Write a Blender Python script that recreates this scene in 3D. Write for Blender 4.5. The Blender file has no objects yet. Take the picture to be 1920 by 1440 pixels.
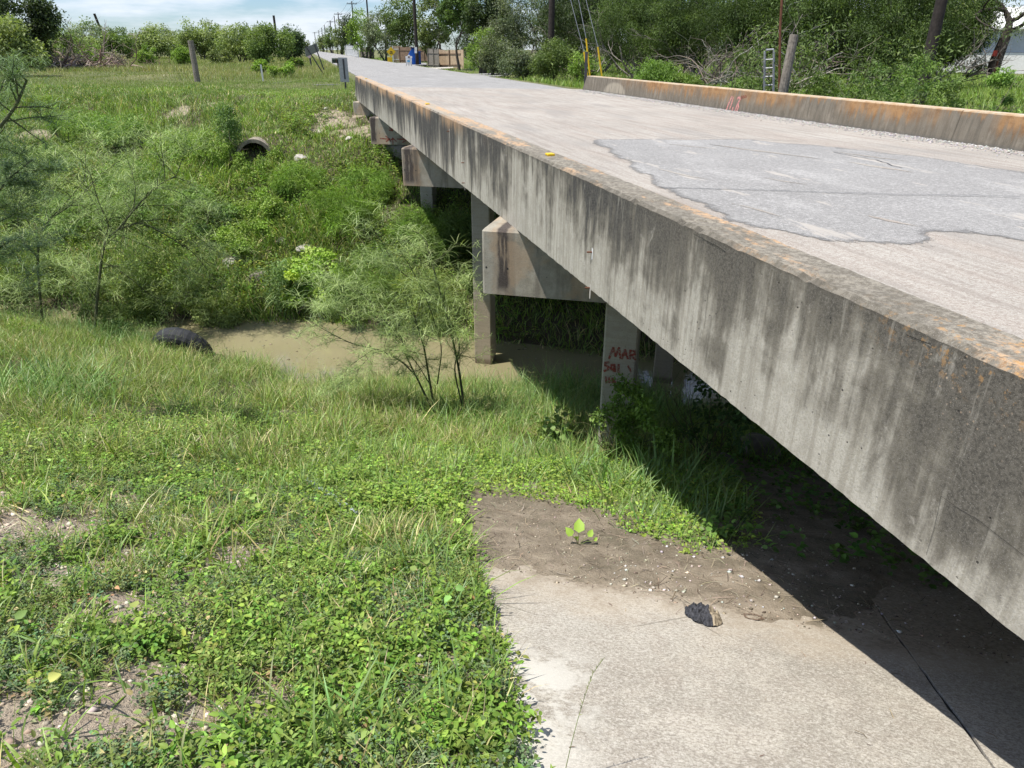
import bpy, math, random
import numpy as np
from math import radians, sin, cos, pi
RNG = np.random.default_rng(7)
random.seed(7)
# ---------------------------------------------------------------- camera, sky, sun
F = 1331.0; HOR = 92.0; VPX = 552.0; ZC = 6.24            # focal length in px (1920 wide), horizon row, road vanishing column, eye above water
TH = math.atan((720-HOR)/F); YAW = math.atan((960-VPX)/(F/cos(TH)))
CR = np.array([cos(YAW), -sin(YAW), 0.0]); F0 = np.array([sin(YAW), cos(YAW), 0.0]); UZ = np.array([0, 0, 1.0])
CF = F0*cos(TH)-UZ*sin(TH); CU = F0*sin(TH)+UZ*cos(TH); CAM = np.array([0, 0, ZC])
sc = bpy.context.scene
cd = bpy.data.cameras.new('camera'); cam = bpy.data.objects.new('camera', cd); sc.collection.objects.link(cam)
cam.location = (0, 0, ZC); cam.rotation_euler = (pi/2-TH, 0, -YAW)
cd.sensor_width = 36; cd.lens = F/1920*36; cd.clip_start = .05; cd.clip_end = 3000
sc.camera = cam
sc.render.resolution_x = 1024; sc.render.resolution_y = 768
SUN = np.array([.385, .03, -1.0]); SUN /= np.linalg.norm(SUN)       # direction the light travels
EL = math.asin(-SUN[2]); AZ = math.atan2(-SUN[0], -SUN[1])            # azimuth of the sun measured from +Y towards +X
sl = bpy.data.lights.new('sun', 'SUN'); sl.energy = 5.0; sl.angle = radians(.55); sl.color = (1, .955, .88)
so = bpy.data.objects.new('sun', sl); sc.collection.objects.link(so)
from mathutils import Vector, Matrix
so.rotation_euler = Vector((-SUN).tolist()).to_track_quat('Z', 'Y').to_euler()
sc.view_settings.view_transform = 'Standard'; sc.view_settings.look = 'None'
sc.view_settings.exposure = .42; sc.view_settings.gamma = 1
sc.cycles.max_bounces = 6; sc.cycles.diffuse_bounces = 3; sc.cycles.transmission_bounces = 3; sc.cycles.transparent_max_bounces = 4
w = bpy.data.worlds.new('World'); sc.world = w; w.use_nodes = True
def build_world():
    t = w.node_tree; N = t.nodes; L = t.links; N.clear()
    sky = N.new('ShaderNodeTexSky'); sky.sky_type = 'NISHITA'; sky.sun_disc = False
    sky.sun_elevation = EL; sky.sun_rotation = AZ; sky.air_density = 1.0; sky.dust_density = .25; sky.altitude = 5
    tc = N.new('ShaderNodeTexCoord'); mp = N.new('ShaderNodeMapping'); mp.inputs['Scale'].default_value = (2.2, 2.2, 13)
    n = N.new('ShaderNodeTexNoise'); n.inputs['Scale'].default_value = 2.2; n.inputs['Detail'].default_value = 6; n.inputs['Roughness'].default_value = .6
    r = N.new('ShaderNodeValToRGB'); r.color_ramp.elements[0].position = .42; r.color_ramp.elements[1].position = .62
    mx = N.new('ShaderNodeMixRGB'); mx.inputs[2].default_value = (9.6, 9.8, 10.2, 1)
    ml = N.new('ShaderNodeMath'); ml.operation = 'MULTIPLY'; ml.inputs[1].default_value = .75
    bg = N.new('ShaderNodeBackground'); bg.inputs[1].default_value = .080; o = N.new('ShaderNodeOutputWorld')
    L.new(tc.outputs['Generated'], mp.inputs[0]); L.new(mp.outputs[0], n.inputs[0]); L.new(n.outputs[0], r.inputs[0])
    L.new(r.outputs[0], ml.inputs[0]); L.new(ml.outputs[0], mx.inputs[0]); sb = N.new('ShaderNodeMixRGB'); sb.blend_type = 'MULTIPLY'; sb.inputs[0].default_value = 1; sb.inputs[2].default_value = (.80, .97, 1.22, 1); L.new(sky.outputs[0], sb.inputs[1]); L.new(sb.outputs[0], mx.inputs[1])
    tn = N.new('ShaderNodeMixRGB'); tn.blend_type = 'MULTIPLY'; tn.inputs[0].default_value = 1; tn.inputs[2].default_value = (.97, 1.0, 1.06, 1); L.new(mx.outputs[0], tn.inputs[1]); L.new(tn.outputs[0], bg.inputs[0]); L.new(bg.outputs[0], o.inputs[0])
build_world()
# ---------------------------------------------------------------- geometry of the photo
def ray(px, py): return CF+CR*((px-960)/F)+CU*((720-py)/F)
def atz(px, py, z): r = ray(px, py); return CAM+r*((z-ZC)/r[2])          # where the pixel's ray meets height z
def atd(px, py, dist): r = ray(px, py); return CAM+r*(dist/np.hypot(r[0], r[1]))
def atpl(px, py, n, c): r = ray(px, py); n = np.array(n, float); return CAM+r*((c-CAM@n)/(r@n))
ND = np.array([.5, .8660254, 0]); DD = np.array([.8660254, -.5, 0])       # across and along the stream (bridge skew 30 degrees)
RZ, CT, DB, CB, FZ = 4.85, 5.34, 4.509, 3.78, 4.54                        # road, curb top, deck bottom, cap bottom, field
XL, XR = 2.06, 10.70
def sm(a, b, x):
    k = np.clip((x-a)/(b-a), 0, 1); return k*k*(3-2*k)
_G = RNG.random((64, 64))
def vn(x, y):
    xi = np.floor(x).astype(int); yi = np.floor(y).astype(int); fx = x-xi; fy = y-yi
    fx = fx*fx*(3-2*fx); fy = fy*fy*(3-2*fy)
    a = _G[xi & 63, yi & 63]; b = _G[(xi+1) & 63, yi & 63]; c = _G[xi & 63, (yi+1) & 63]; d = _G[(xi+1) & 63, (yi+1) & 63]
    return (a*(1-fx)+b*fx)*(1-fy)+(c*(1-fx)+d*fx)*fy
def fbm(x, y, o=4):
    x = np.asarray(x, float); y = np.asarray(y, float); r = 0; a = 1; tt = 0
    for k in range(o): r = r+a*(vn(x*2**k+17.3*k, y*2**k+5.1*k)-.5); tt += a; a *= .5
    return r/tt*2
def ST(x, y): return .5*x+.8660254*y, .8660254*x-.5*y
def XY(s, t): return .5*s+.8660254*t, .8660254*s-.5*t
def sw_(t): return np.interp(t, [-22, -16, -12, -9.7, -6.8, -5.2, -2, 20], [13.3, 13.2, 12.7, 12.1, 11.5, 11.9, 12.5, 12.0])
def sf_(t): return np.interp(t, [-22, -18, -13, -11.4, -9, -3, 20], [14.1, 14.2, 14.4, 14.7, 15.4, 15.0, 15.0])
def edge0(s): return np.interp(s, [-1, 1.63, 1.92, 2.22, 2.76, 3.38, 4.92, 6], [.75, -.33, -.45, -.57, -.80, -1.10, -1.75, -2.0])
def onslab(s, t): return sm(-.10, .06, t-edge0(s))*sm(6.2, 5.2, s)
def H(x, y, rough=True):
    x = np.asarray(x, float); y = np.asarray(y, float); s, t = ST(x, y); sw = sw_(t); sf = sf_(t)
    near = 4.62*(1-s/sw); n2 = np.where(s < 7, 4.62-.39*s, 1.89*(1-(s-7)/(sw-7))); kr = sm(-7, -4, t); near = near*(1-kr)+n2*kr; near = np.where(s < .3, 4.62-.39*.15-.03*np.clip(s, -3, .3), near)
    far = .41*(s-sf)+.25*np.sin(np.clip((s-sf)/10.6, 0, 1)*pi)*sm(-8, -16, t)
    top = FZ; far = np.minimum(far, top); far = np.where(far > top-1.0, top-1.0+1.0*sm(0, 1, (np.clip(.41*(s-sf)-(top-1.0), 0, 2))/2)*1.0, far)
    mid = (sw+sf)/2; z = np.where(s < mid, near, far); z = np.maximum(z, -.6-.0*s)
    bank = sm(sf, sf+3, s)*sm(sf+13, sf+10, s)
    if rough:
        z = z+fbm(x*.8, y*.8)*.22*bank+fbm(x*.35+9, y*.35)*.5*bank*sm(2, -4, x)
        nb = sm(12, 10, s)*(1-onslab(s, t)*sm(8, 6, s))
        z = z+fbm(x*.9+3, y*.9)*.07*nb*sm(.5, 2, s)+fbm(x*5, y*5)*.03*nb
        z = z+fbm(x*.12, y*.12)*.22*sm(28, 34, s)*(1-sm(1.5, 2.4, x)*sm(11.8, 10.8, x))
    z = z-.10*onslab(s, t)+.035*sm(-.5, -.1, t-edge0(s))*(1-onslab(s, t))*sm(6, 5, s)*sm(0, .8, s)
    rd = sm(1.6, 2.7, x)*sm(12.2, 10.9, x)*np.maximum(sm(25.9, 26.6, s), sm(.6, .1, s)*0+sm(-.6, -1.2, s))
    return z*(1-rd)+(RZ-.045)*rd
def gp(px, py, z=FZ, dist=None):
    """ground point seen at a pixel"""
    p = atz(px, py, z) if dist is None else atd(px, py, dist)
    return np.array([p[0], p[1], float(H(p[0], p[1]))])
# ---------------------------------------------------------------- mesh helpers
COL = sc.collection
def link(o, parent=None, base=None):
    COL.objects.link(o)
    if parent is not None:
        o.parent = parent
        o.matrix_parent_inverse = Matrix.Identity(4)
    return o
def tag(o, label=None, cat=None, group=None, kind=None):
    if label: o['label'] = label
    if cat: o['category'] = cat
    if group: o['group'] = group
    if kind: o['kind'] = kind
    return o
def thing(name, loc, label, cat, group=None):
    o = bpy.data.objects.new(name, None); COL.objects.link(o); o.location = tuple(float(v) for v in loc); o.empty_display_size = .2
    return tag(o, label, cat, group)
def rawmesh(name, V, T, mat, col=None, smooth=False, origin=None, parent=None, mats=None, midx=None):
    """V (n,3) world coordinates, T (m,3) or (m,4) faces"""
    V = np.asarray(V, float); T = np.asarray(T, int)
    if parent is not None:
        origin = np.array(parent.matrix_world.translation) if False else np.array(world_loc(parent))
        V = V-origin
    elif origin is not None: V = V-np.asarray(origin, float)
    me = bpy.data.meshes.new(name); n = T.shape[1]
    me.vertices.add(len(V)); me.vertices.foreach_set('co', V.astype(np.float32).ravel())
    me.loops.add(T.size); me.loops.foreach_set('vertex_index', T.astype(np.int32).ravel())
    me.polygons.add(len(T)); me.polygons.foreach_set('loop_start', (np.arange(len(T))*n).astype(np.int32))
    try: me.polygons.foreach_set('loop_total', np.full(len(T), n, np.int32))
    except Exception: pass
    if smooth: me.polygons.foreach_set('use_smooth', np.ones(len(T), bool))
    if col is not None:
        a = me.color_attributes.new('col', 'FLOAT_COLOR', 'POINT')
        c = np.ones((len(V), 4), np.float32); c[:, :3] = col; a.data.foreach_set('color', c.ravel())
    me.update(calc_edges=True); me.validate()
    for m in (mats or [mat]): me.materials.append(m)
    if midx is not None: me.polygons.foreach_set('material_index', np.asarray(midx, np.int32))
    o = bpy.data.objects.new(name, me); link(o, parent)
    if parent is None and origin is not None: o.location = tuple(float(v) for v in origin)
    return o
def world_loc(o):
    v = Vector(o.location); p = o.parent
    while p is not None: v = v+Vector(p.location); p = p.parent
    return v
class MB:
    """collects polygons (lists of vertices) into one mesh"""
    def __init__(s): s.v = []; s.f = []
    def poly(s, pts): b = len(s.v); s.v += [tuple(float(c) for c in p) for p in pts]; s.f.append(list(range(b, b+len(pts))))
    def faces(s, V, Fs): b = len(s.v); s.v += [tuple(float(c) for c in p) for p in V]; s.f += [[b+i for i in f] for f in Fs]
    def box(s, c, h, ax=None):
        """centre, half sizes, axes"""
        c = np.array(c, float); A = np.eye(3) if ax is None else np.array(ax, float)
        V = [c+A[0]*h[0]*i+A[1]*h[1]*j+A[2]*h[2]*k for i in (-1, 1) for j in (-1, 1) for k in (-1, 1)]
        s.faces(V, [(0, 1, 3, 2), (4, 6, 7, 5), (0, 4, 5, 1), (2, 3, 7, 6), (0, 2, 6, 4), (1, 5, 7, 3)])
    def prism(s, prof, p0, p1, caps=True):
        """prof: list of 3-vectors offsets; swept from p0 to p1"""
        n = len(prof); V = [np.array(p0)+q for q in prof]+[np.array(p1)+q for q in prof]
        Fs = [(i, (i+1) % n, n+(i+1) % n, n+i) for i in range(n)]
        if caps: Fs += [tuple(range(n))[::-1], tuple(range(n, 2*n))]
        s.faces(V, Fs)
    def tube(s, pts, rad, k=8, caps=True):
        pts = [np.array(p, float) for p in pts]; n = len(pts); rad = [rad]*n if np.isscalar(rad) else rad
        V = []; u = None
        for i, p in enumerate(pts):
            d = pts[min(i+1, n-1)]-pts[max(i-1, 0)]; d = d/(np.linalg.norm(d)+1e-9)
            if u is None: u = np.cross(d, [0, 0, 1] if abs(d[2]) < .9 else [1, 0, 0])
            u = u-d*(u@d); u = u/np.linalg.norm(u); v = np.cross(d, u)
            V += [p+(u*cos(2*pi*j/k)+v*sin(2*pi*j/k))*rad[i] for j in range(k)]
        Fs = [(i*k+j, i*k+(j+1) % k, (i+1)*k+(j+1) % k, (i+1)*k+j) for i in range(n-1) for j in range(k)]
        if caps: Fs += [tuple(range(k))[::-1], tuple(range((n-1)*k, n*k))]
        s.faces(V, Fs)
    def each(s, name, mat, parent=None, **kw):
        """one object per separate piece"""
        par = list(range(len(s.v)))
        def find(i):
            while par[i] != i: par[i] = par[par[i]]; i = par[i]
            return i
        for f in s.f:
            for q in f[1:]: par[find(q)] = find(f[0])
        gr_ = {}
        for f in s.f: gr_.setdefault(find(f[0]), []).append(f)
        out = []
        for fs in gr_.values():
            m = MB(); m.faces(s.v, fs) if False else None; ids = sorted({q for f in fs for q in f}); mp = {q: k for k, q in enumerate(ids)}; m.v = [s.v[q] for q in ids]; m.f = [[mp[q] for q in f] for f in fs]; out.append(m.build(name, mat, parent, **kw))
        return out
    def build(s, name, mat, parent=None, origin=None, smooth=False, bevel=0, seg=2, angle=35):
        o0 = np.array(world_loc(parent)) if parent is not None else (np.zeros(3) if origin is None else np.array(origin, float))
        me = bpy.data.meshes.new(name); me.from_pydata([tuple(np.array(v)-o0) for v in s.v], [], s.f); me.update()
        import bmesh
        bm = bmesh.new(); bm.from_mesh(me); bmesh.ops.recalc_face_normals(bm, faces=bm.faces)
        if bevel:
            es = [e for e in bm.edges if len(e.link_faces) == 2 and e.calc_face_angle(0) > radians(angle)]
            bmesh.ops.bevel(bm, geom=es, offset=bevel, segments=seg, affect='EDGES', profile=.6)
        bm.to_mesh(me); bm.free()
        if smooth:
            for p in me.polygons: p.use_smooth = True
        me.materials.append(mat)
        o = bpy.data.objects.new(name, me); link(o, parent)
        if parent is None: o.location = tuple(o0)
        return o
def tubes_np(lines, k=5):
    """many tapering tubes: list of (points (n,3), radii (n)) -> V, quads"""
    Vs = []; Qs = []; b = 0; an = np.arange(k)*2*pi/k
    for P, R in lines:
        P = np.asarray(P, float); n = len(P); d = np.gradient(P, axis=0); d /= np.linalg.norm(d, axis=1)[:, None]+1e-9
        ref = np.array([.31, .17, .93]); u = np.cross(d, ref); u /= np.linalg.norm(u, axis=1)[:, None]+1e-9; v = np.cross(d, u)
        R = np.asarray(R)[:, None, None]
        V = P[:, None, :]+R*(u[:, None, :]*np.cos(an)[None, :, None]+v[:, None, :]*np.sin(an)[None, :, None])
        Vs.append(V.reshape(-1, 3)); i = np.arange(n-1)[:, None]*k; j = np.arange(k)[None, :]
        Q = np.stack([i+j, i+(j+1) % k, i+k+(j+1) % k, i+k+j], -1).reshape(-1, 4)+b; Qs.append(Q); b += n*k
    return np.concatenate(Vs), np.concatenate(Qs)
def nrm(a): return a/(np.linalg.norm(a, axis=-1, keepdims=True)+1e-9)
def rvec(n): return nrm(RNG.normal(size=(n, 3)))
def leaves(P, D, U, L, W, kind='kite'):
    """leaf faces: position, direction, up, length, width -> V (n,k,3), T"""
    D = nrm(D); S = nrm(np.cross(D, U)); U = nrm(np.cross(S, D)); L = L[:, None]; W = W[:, None]; n = len(P)
    if kind == 'kite':
        V = np.stack([P, P+D*L*.42+S*W*.5+U*W*.12, P+D*L-U*L*.12, P+D*L*.42-S*W*.5+U*W*.12], 1); T = np.array([[0, 1, 2], [0, 2, 3]])
    elif kind == 'ovate':
        V = np.stack([P, P+D*L*.2+S*W*.42+U*W*.1, P+D*L*.58+S*W*.40+U*W*.1, P+D*L-U*L*.22, P+D*L*.58-S*W*.40+U*W*.1, P+D*L*.2-S*W*.42+U*W*.1,
                      P+D*L*.22-U*W*.06, P+D*L*.6-U*W*.05-U*L*.05], 1)
        T = np.array([[0, 1, 6], [0, 6, 5], [6, 1, 2], [6, 2, 7], [6, 7, 4], [6, 4, 5], [7, 2, 3], [7, 3, 4]])
    k = V.shape[1]; T = (T[None]+(np.arange(n)*k)[:, None, None]).reshape(-1, 3)
    return V.reshape(-1, 3), T, k
def blades(P, az, L, W, a0, a1, nseg=3, twist=None):
    """curved grass blades: a0/a1 = lean from the vertical at base and tip"""
    n = len(P); h = np.stack([np.cos(az), np.sin(az), 0*az], -1); side = np.stack([-np.sin(az), np.cos(az), 0*az], -1)
    if twist is not None:
        side = nrm(side*np.cos(twist)[:, None]+h*np.sin(twist)[:, None])
    p = P.copy(); V = []; f = np.linspace(0, 1, nseg+1)
    for i in range(nseg+1):
        wd = W*np.array([.75, 1, .8, .5, .3, .2])[min(i, 5)] if nseg > 2 else W*[.9, .8, .4][i]
        if i < nseg: V += [p-side*wd[:, None]*.5, p+side*wd[:, None]*.5]
        else: V += [p]
        if i < nseg:
            a = a0+(a1-a0)*((i+.5)/nseg); p = p+(h*np.sin(a)[:, None]+np.array([0, 0, 1.])*np.cos(a)[:, None])*(L/nseg)[:, None]
    V = np.stack(V, 1); T = []
    for i in range(nseg-1): b = 2*i; T += [[b, b+1, b+3], [b, b+3, b+2]]
    b = 2*(nseg-1); T += [[b, b+1, b+2]]; T = np.array(T); k = V.shape[1]
    T = (T[None]+(np.arange(n)*k)[:, None, None]).reshape(-1, 3)
    return V.reshape(-1, 3), T, k
class Soup:
    def __init__(s): s.V = []; s.T = []; s.C = []; s.b = 0
    def add(s, V, T, C, k=None):
        C = np.asarray(C, float)
        if C.ndim == 1: C = np.repeat(C[None], len(V), 0)
        elif k is not None and len(C) != len(V): C = np.repeat(C, k, 0)
        s.V.append(V); s.T.append(T+s.b); s.C.append(C); s.b += len(V)
    def addq(s, V, Q, C): s.add(V, np.concatenate([Q[:, [0, 1, 2]], Q[:, [0, 2, 3]]]), C)
    def build(s, name, mat, parent=None, origin=None, smooth=False):
        return rawmesh(name, np.concatenate(s.V), np.concatenate(s.T), mat, np.concatenate(s.C), smooth, origin, parent)
def vis(x, y, z, m=.10):
    """inside the camera's frame, widened by a margin"""
    p = np.stack([x, y, z-ZC], -1); f = p@CF; X = (p@CR)/np.maximum(f, .01)*F; Y = (p@CU)/np.maximum(f, .01)*F
    return (f > .2) & (np.abs(X) < 960*(1+m)+40) & (Y < 720*(1+m)+40) & (Y > -720*(1+m)-120)
def pal(n, cols, w=None, var=.18, hv=.06):
    cols = np.array(cols, float); i = RNG.choice(len(cols), n, p=w); c = cols[i]*(1+RNG.normal(size=(n, 1))*var)
    return np.clip(c*(1+RNG.normal(size=(n, 3))*hv), .005, .9)
# ---------------------------------------------------------------- materials
class Nd:
    def __init__(s, name, rough=.85):
        s.m = bpy.data.materials.new(name); s.m.use_nodes = True; s.t = s.m.node_tree; s.t.nodes.clear()
        s.out = s.n('OutputMaterial'); s.p = s.n('BsdfPrincipled'); s.l(s.p.outputs[0], s.out.inputs[0]); s.set(s.p, 'Roughness', rough)
        s.set(s.p, 'Specular IOR Level', .3)
    def n(s, k): return s.t.nodes.new('ShaderNode'+k)
    def l(s, a, b): s.t.links.new(a, b)
    def set(s, nd, k, v):
        if isinstance(v, bpy.types.NodeSocket): s.l(v, nd.inputs[k])
        else: nd.inputs[k].default_value = (tuple(v)+(1,)) if isinstance(v, (tuple, list)) and len(v) == 3 and nd.inputs[k].type == 'RGBA' else v
    def pos(s): return s.n('NewGeometry').outputs['Position']
    def normal(s): return s.n('NewGeometry').outputs['Normal']
    def sep(s, v): x = s.n('SeparateXYZ'); s.l(v, x.inputs[0]); return x.outputs
    def comb(s, x, y, z):
        c = s.n('CombineXYZ')
        for i, v in enumerate((x, y, z)): s.set(c, i, v)
        return c.outputs[0]
    def m2(s, op, a, b=0.0, c=None, clamp=False):
        x = s.n('Math'); x.operation = op; x.use_clamp = clamp; s.set(x, 0, a); s.set(x, 1, b)
        if c is not None: s.set(x, 2, c)
        return x.outputs[0]
    def noise(s, sc_=1, det=4, ro=.55, v=None, scale=None, dist=0):
        v = v if v is not None else s.pos()
        if scale is not None:
            mp = s.n('Mapping'); s.l(v, mp.inputs[0]); mp.inputs['Scale'].default_value = scale; v = mp.outputs[0]
        x = s.n('TexNoise'); s.l(v, x.inputs[0]); s.set(x, 'Scale', sc_); s.set(x, 'Detail', det); s.set(x, 'Roughness', ro); s.set(x, 'Distortion', dist); return x.outputs[0]
    def vor(s, sc_=1, v=None, feat='F1', scale=None):
        v = v if v is not None else s.pos()
        if scale is not None:
            mp = s.n('Mapping'); s.l(v, mp.inputs[0]); mp.inputs['Scale'].default_value = scale; v = mp.outputs[0]
        x = s.n('TexVoronoi'); x.feature = feat; s.l(v, x.inputs[0]); s.set(x, 'Scale', sc_); return x
    def ss(s, a, b, x):
        r = s.n('MapRange'); r.interpolation_type = 'SMOOTHSTEP'; s.set(r, 0, x); s.set(r, 1, a); s.set(r, 2, b); return r.outputs[0]
    def rmp(s, x, st):
        r = s.n('ValToRGB'); s.l(x, r.inputs[0]); e = r.color_ramp.elements
        while len(e) < len(st): e.new(.5)
        for i, (p, c) in enumerate(st): e[i].position = p; e[i].color = tuple(c)+(1,) if not np.isscalar(c) else (c, c, c, 1)
        return r.outputs[0]
    def mix(s, f, a, b, mode='MIX'):
        x = s.n('MixRGB'); x.blend_type = mode; s.set(x, 0, f); s.set(x, 1, a); s.set(x, 2, b); return x.outputs[0]
    def bump(s, h, st=.4, d=.01, prev=None):
        b = s.n('Bump'); s.set(b, 'Strength', st); s.set(b, 'Distance', d); s.l(h, b.inputs['Height'])
        if prev is not None: s.l(prev, b.inputs['Normal'])
        s.l(b.outputs[0], s.p.inputs['Normal']); return b.outputs[0]
    def color(s, c): s.set(s.p, 'Base Color', c); return s
def flat(name, c, rough=.7, metal=0, var=.25, sc_=12):
    n = Nd(name, rough); f = n.noise(sc_, 5, .6); c = np.array(c)
    n.color(n.rmp(f, [(.3, tuple(c*(1-var))), (.7, tuple(np.minimum(c*(1+var), .95)))])); n.set(n.p, 'Metallic', metal)
    n.bump(f, .25, .004); return n.m
def foliage(name, trans=.33, rough=.55, spec=.28):
    n = Nd(name, rough); a = n.n('Attribute'); a.attribute_name = 'col'; g_ = n.mix(1, a.outputs['Color'], (1.0, 1.0, 1.0), 'MULTIPLY'); gm = n.n('MixRGB'); gm.blend_type = 'MULTIPLY'; gm.inputs[0].default_value = 1; n.l(a.outputs['Color'], gm.inputs[1]); gm.inputs[2].default_value = (1.60, 1.64, 1.50, 1); n.color(gm.outputs[0]); n.set(n.p, 'Specular IOR Level', spec)
    tr = n.n('BsdfTranslucent'); c2 = n.mix(1, a.outputs['Color'], (1.75, 1.95, .75), 'MULTIPLY'); sc2 = n.n('MixRGB')
    n.l(c2, tr.inputs[0]); mx = n.n('MixShader'); mx.inputs[0].default_value = trans
    n.l(n.p.outputs[0], mx.inputs[1]); n.l(tr.outputs[0], mx.inputs[2]); n.l(mx.outputs[0], n.out.inputs[0]); return n.m
M_LEAF = foliage('leaf surface'); M_GRASS = foliage('grass surface', .3, .45, .4)
def attrmat(name, rough=.9):
    n = Nd(name, rough); a = n.n('Attribute'); a.attribute_name = 'col'; n.color(a.outputs['Color']); return n.m
M_BARK = attrmat('bark')
def mat_ground():
    n = Nd('soil', .95); P = n.pos(); x, y, z = n.sep(P); a = n.noise(1.1, 5, .6); b = n.noise(9, 6, .65); c = n.noise(60, 3, .6)
    dirt = n.rmp(b, [(.25, (.20, .155, .115)), (.5, (.36, .295, .225)), (.75, (.50, .425, .335))])
    wet = n.mix(n.ss(.9, .15, z), dirt, (.10, .085, .055))
    litter = n.rmp(c, [(.35, (.10, .085, .05)), (.6, (.28, .24, .15))])
    s_ = n.m2('ADD', n.m2('MULTIPLY', x, .5), n.m2('MULTIPLY', y, .866)); at = n.n('Attribute'); at.attribute_name = 'col'; bare = n.sep(at.outputs['Color'])[0]
    veg = n.mix(n.ss(.4, .6, b), (.10, .085, .05), (.05, .055, .022)); veg = n.mix(n.m2('MULTIPLY', n.ss(.55, .65, c), .5), veg, (.24, .20, .13)); veg = n.mix(n.ss(.9, .15, z), veg, (.085, .07, .045))
    dd = n.mix(n.m2('MULTIPLY', n.ss(.52, .66, b), .3), wet, litter); g = n.mix(n.m2('MULTIPLY', n.ss(.25, .6, n.m2('ADD', bare, n.m2('MULTIPLY', n.m2('SUBTRACT', b, .5), .8))), 1.0), veg, dd)
    fld = n.rmp(n.noise(.25, 5, .6), [(.3, (.10, .115, .045)), (.55, (.15, .155, .065)), (.75, (.20, .185, .095))])
    g = n.mix(n.ss(28.5, 31, s_), g, fld); n.color(g); n.bump(n.m2('ADD', b, n.m2('ADD', n.m2('MULTIPLY', n.noise(26, 5, .7), .8), n.m2('MULTIPLY', c, .5))), 1.0, .04); return n.m
def mat_mud():
    n = Nd('mud', .9); b = n.noise(5, 6, .65); c = n.noise(45, 4, .7); d = n.noise(160, 2, .5)
    g = n.rmp(b, [(.28, (.13, .106, .075)), (.5, (.245, .203, .15)), (.72, (.38, .32, .245))]); g = n.mix(n.m2('MULTIPLY', n.ss(.45, .62, n.noise(1.7, 4, .6)), .55), g, (.115, .105, .068)); g = n.mix(n.m2('MULTIPLY', n.ss(.50, .62, n.noise(14, 5, .7)), .45), g, (.24, .195, .14))
    g = n.mix(n.m2('MULTIPLY', n.ss(.5, .68, c), .5), g, (.33, .27, .2)); g = n.mix(n.m2('MULTIPLY', n.ss(.62, .7, d), .5), g, (.05, .04, .03))
    n.color(g); n.bump(n.m2('ADD', n.m2('MULTIPLY', b, .8), n.m2('ADD', c, n.m2('MULTIPLY', d, .4))), .9, .02); return n.m
def mat_slab():
    n = Nd('riprap concrete', .9); P = n.pos(); x, y, z = n.sep(P)
    a = n.noise(.9, 4, .55, dist=.4); b = n.noise(7, 6, .7); br = n.noise(22, 5, .75, scale=(1, 1, 1)); f = n.noise(170, 3, .7)
    fgn = n.noise(40, 5, .75)
    # broomed finish running across the slope
    t = n.m2('SUBTRACT', n.m2('MULTIPLY', x, .866), n.m2('MULTIPLY', y, .5)); s = n.m2('ADD', n.m2('MULTIPLY', x, .5), n.m2('MULTIPLY', y, .866))
    bv = n.comb(n.m2('MULTIPLY', t, 5), n.m2('MULTIPLY', s, 60), 0.0); broom = n.noise(1, 5, .75, v=bv)
    bv2 = n.comb(n.m2('MULTIPLY', t, 2), n.m2('MULTIPLY', s, 16), 0.0); br2 = n.noise(1, 4, .6, v=bv2)
    c = n.rmp(a, [(.3, (.26, .24, .20)), (.5, (.38, .355, .30)), (.68, (.50, .475, .415))])
    c = n.mix(n.m2('MULTIPLY', n.ss(.38, .68, b), .65), c, (.34, .30, .25)); c = n.mix(n.m2('MULTIPLY', n.ss(.47, .60, n.noise(2.6, 5, .7)), .45), c, (.56, .52, .44))
    fg = n.noise(75, 5, .8); c = n.mix(n.m2('MULTIPLY', n.ss(.46, .62, broom), .15), c, (.26, .225, .185)); sk = n.noise(1, 5, .8, v=n.comb(n.m2('MULTIPLY', t, 28), n.m2('MULTIPLY', s, 105), 0.0)); c = n.mix(n.m2('MULTIPLY', n.ss(.49, .56, fg), .55), c, (.17, .145, .12)); c = n.mix(n.m2('MULTIPLY', n.ss(.50, .58, sk), .6), c, (.20, .175, .145)); c = n.mix(n.m2('MULTIPLY', n.ss(.50, .58, n.noise(62, 5, .85)), .5), c, (.62, .585, .52)); c = n.mix(n.m2('MULTIPLY', n.ss(.52, .66, f), .5), c, (.15, .13, .105))
    sn = n.m2('ADD', s, n.m2('MULTIPLY', n.m2('SUBTRACT', n.noise(2.2, 6, .7), .5), 1.6)); edge = n.m2('MULTIPLY', n.ss(2.7, 3.5, sn), .6); c = n.mix(edge, c, (.40, .33, .245)); c = n.mix(n.m2('MULTIPLY', n.ss(3.15, 3.5, sn), .75), c, n.mix(n.ss(.4, .6, fgn), (.15, .12, .085), (.29, .24, .18)))
    wh = n.m2('MULTIPLY', n.ss(.0, -.45, t), n.ss(2.7, 2.2, s)); wh = n.m2('MULTIPLY', wh, n.ss(.46, .56, n.noise(3.4, 5, .7))); c = n.mix(n.m2('MULTIPLY', wh, .9), c, (.54, .52, .465))
    v = n.vor(1.3, feat='DISTANCE_TO_EDGE'); crack = n.m2('MULTIPLY', n.ss(.012, .002, v.outputs[0]), n.ss(.55, .62, n.noise(.8, 2)))
    c = n.mix(n.m2('MULTIPLY', crack, .5), c, (.1, .09, .07))
    n.color(c); n.bump(n.m2('ADD', n.m2('MULTIPLY', broom, .35), n.m2('ADD', n.m2('MULTIPLY', b, .6), n.m2('MULTIPLY', f, .3))), .55, .006); return n.m
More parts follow.
